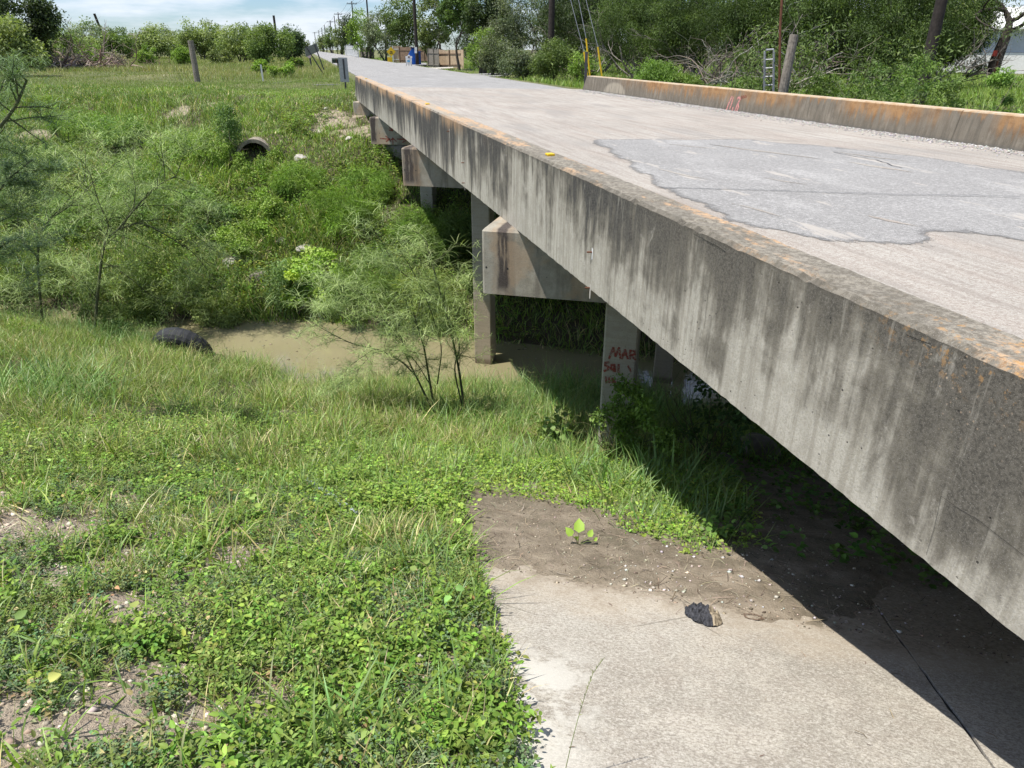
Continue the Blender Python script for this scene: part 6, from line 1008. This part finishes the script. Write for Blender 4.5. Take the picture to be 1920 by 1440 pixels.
for i, (x_, y_, r_, lab) in enumerate(((572, 470, .28, 'pale broken concrete chunk on the far bank'), (548, 492, .2, 'small concrete chunk below another on the far bank'), (436, 498, .33, 'pale flat concrete slab piece among the vines'), (486, 528, .38, 'brown concrete slab piece above the waterline'), (525, 455, .2, 'concrete chunk in the vine mound'), (563, 300, .3, 'white flat stone on the green slope near the culvert pipe'), (470, 358, .22, 'dark stone under the culvert pipe'), (600, 250, .16, 'small rock in the bare dirt patch'), (655, 262, .16, 'pale rock near the third bent cap'), (612, 205, .12, 'small stone high in the bare dirt patch'))):
    p = bank_foot(x_, y_); boulder('rubble', p+UZ*r_*.25, r_, M_ROCK if i not in (3, 6) else M_BROCK, lab, 30+i, .5, 'rubble', 'rubble on the far bank')
# tyre at the water edge
p = atz(343, 655, .12); p[2] = .10; o = thing('tyre', p, 'big black tyre half sunk at the near water edge', 'tyre'); ax = nrm(CR*.12+F0*.9+UZ*.45); u_ = nrm(np.cross(ax, UZ)); v_ = nrm(np.cross(u_, ax)); k, m = 56, 14; V = []; R0, r0 = .50, .17
for i in range(k):
    a_ = 2*pi*i/k; d = u_*cos(a_)+v_*sin(a_); lug = .004*(1 if i % 2 else -1)
    for j in range(m): b_ = 2*pi*j/m; rad = r0+(lug if cos(b_) > .6 else 0); V.append(p-UZ*.02+d*(R0+cos(b_)*rad)+ax*sin(b_)*rad*1.25)
Fq = [(i*m+j, ((i+1) % k)*m+j, ((i+1) % k)*m+(j+1) % m, i*m+(j+1) % m) for i in range(k) for j in range(m)]; mb = MB(); mb.faces(V, Fq); mb.build('tread', M_RUBBER, o); mb = MB(); [mb.tube([p-UZ*.02+(u_*cos(t)+v_*sin(t))*(R0+.02)+ax*sg*.2 for t in np.linspace(0, 2*pi, 41)], .012, 5, False) for sg in (-1, 1)]; mb.each('bead', M_RUBBER, o)
# pale pipe lying in the weeds
a_ = atz(562, 893, 2.86); b_ = atz(672, 970, 3.09); a_[2] = float(H(*a_[:2]))+.055; b_[2] = float(H(*b_[:2]))+.075; mb = MB(); mb.tube([a_, (a_+b_)/2+UZ*.01, b_], .028, 12); tag(mb.build('plastic_pipe', M_PVC, None, a_, smooth=False), 'faded bluish pipe lying in the weeds of the near bank', 'pipe')
# crumpled black rag on the slab, and a dried twig ring beside it
def crumple(name, px_, py_, rx, ry, h, mats, lab, seed, zf=None, cat='rag', parent=None):
    r_ = ray(px_, py_); p = CAM+r_*((4.62-.39*0)-0-ZC)/1.0*0; N_ = np.array([.39*.5, .39*.866, 1.]); k_ = (4.62-ZC+0)/(r_@N_); p = CAM+r_*k_ if zf is None else atz(px_, py_, zf)
    n_ = 34; G = np.linspace(-1, 1, n_); V = []; rr = np.random.default_rng(seed)
    for a in G:
        for b in G:
            ang = math.atan2(b, a); lim = .72+.28*float(fbm(ang*1.3+seed, 3.3)); q = max(abs(a), abs(b)); m_ = math.hypot(a, b)+1e-6; s_ = q/m_*lim; X_ = a*s_*rx; Y_ = b*s_*ry
            z_ = h*max(0, (1-q**3))*(.45+.9*abs(float(fbm(X_*26+seed, Y_*26))))+.3*h*abs(float(fbm(X_*70, Y_*70)))+.004
            w = p+CR*X_+F0*Y_; w[2] = (slabz(float(ST(w[0], w[1])[0])) if zf is None else p[2])+z_; V.append(w)
    Q = [(i*n_+j, (i+1)*n_+j, (i+1)*n_+j+1, i*n_+j+1) for i in range(n_-1) for j in range(n_-1)]; o = rawmesh(name, np.array(V), np.array(Q), None, mats=mats, midx=[1 if (len(mats) > 1 and (q[0]//n_) > n_*.58 and (q[0] % n_) < n_*.55) else 0 for q in Q], origin=p, smooth=False); return tag(o, lab, cat)
crumple('rag', 1319, 1158, .14, .17, .085, [flat('sooty black cloth', (.035, .036, .042), .7, 0, .9, 70), flat('faded brown cloth', (.27, .225, .16), .9, 0, .5, 40)], 'crumpled black and brown rag lying on the concrete slab', 3)
crumple('plastic_bag', 658, 184, .40, .25, .30, [M_BLACK], 'black plastic bag against the far abutment', 8, zf=4.15, cat='plastic bag')
crumple('plastic_bag', 1436, 988, .045, .03, .04, [flat('clear plastic', (.6, .62, .65), .15)], 'scrap of shiny plastic in the shade under the deck', 9, zf=float(H(3.6, 4.6))+.10, cat='plastic scrap')
s_ = ray(1412, 1158); p = CAM+s_*((4.62-ZC)/(s_@np.array([.195, .3377, 1.]))); mb = MB(); r2 = np.random.default_rng(4)
for _ in range(14):
    a0 = r2.random()*6.3; P = [p+CR*(.05*cos(a0+u)+r2.normal()*.004)+F0*(.035*sin(a0+u)+r2.normal()*.004) for u in np.linspace(0, r2.uniform(.6, 2), 6)]; P = [np.array([q[0], q[1], slabz(float(ST(q[0], q[1])[0]))+.004+r2.random()*.006]) for q in P]; mb.tube(P, .0018, 4)
tag(mb.build('twig_ring', flat('dry twigs', (.17, .12, .085)), None, p), 'loose ring of dry twigs on the slab beside the rag', 'twigs')
print('faces', sum(len(m.polygons) for m in bpy.data.meshes))
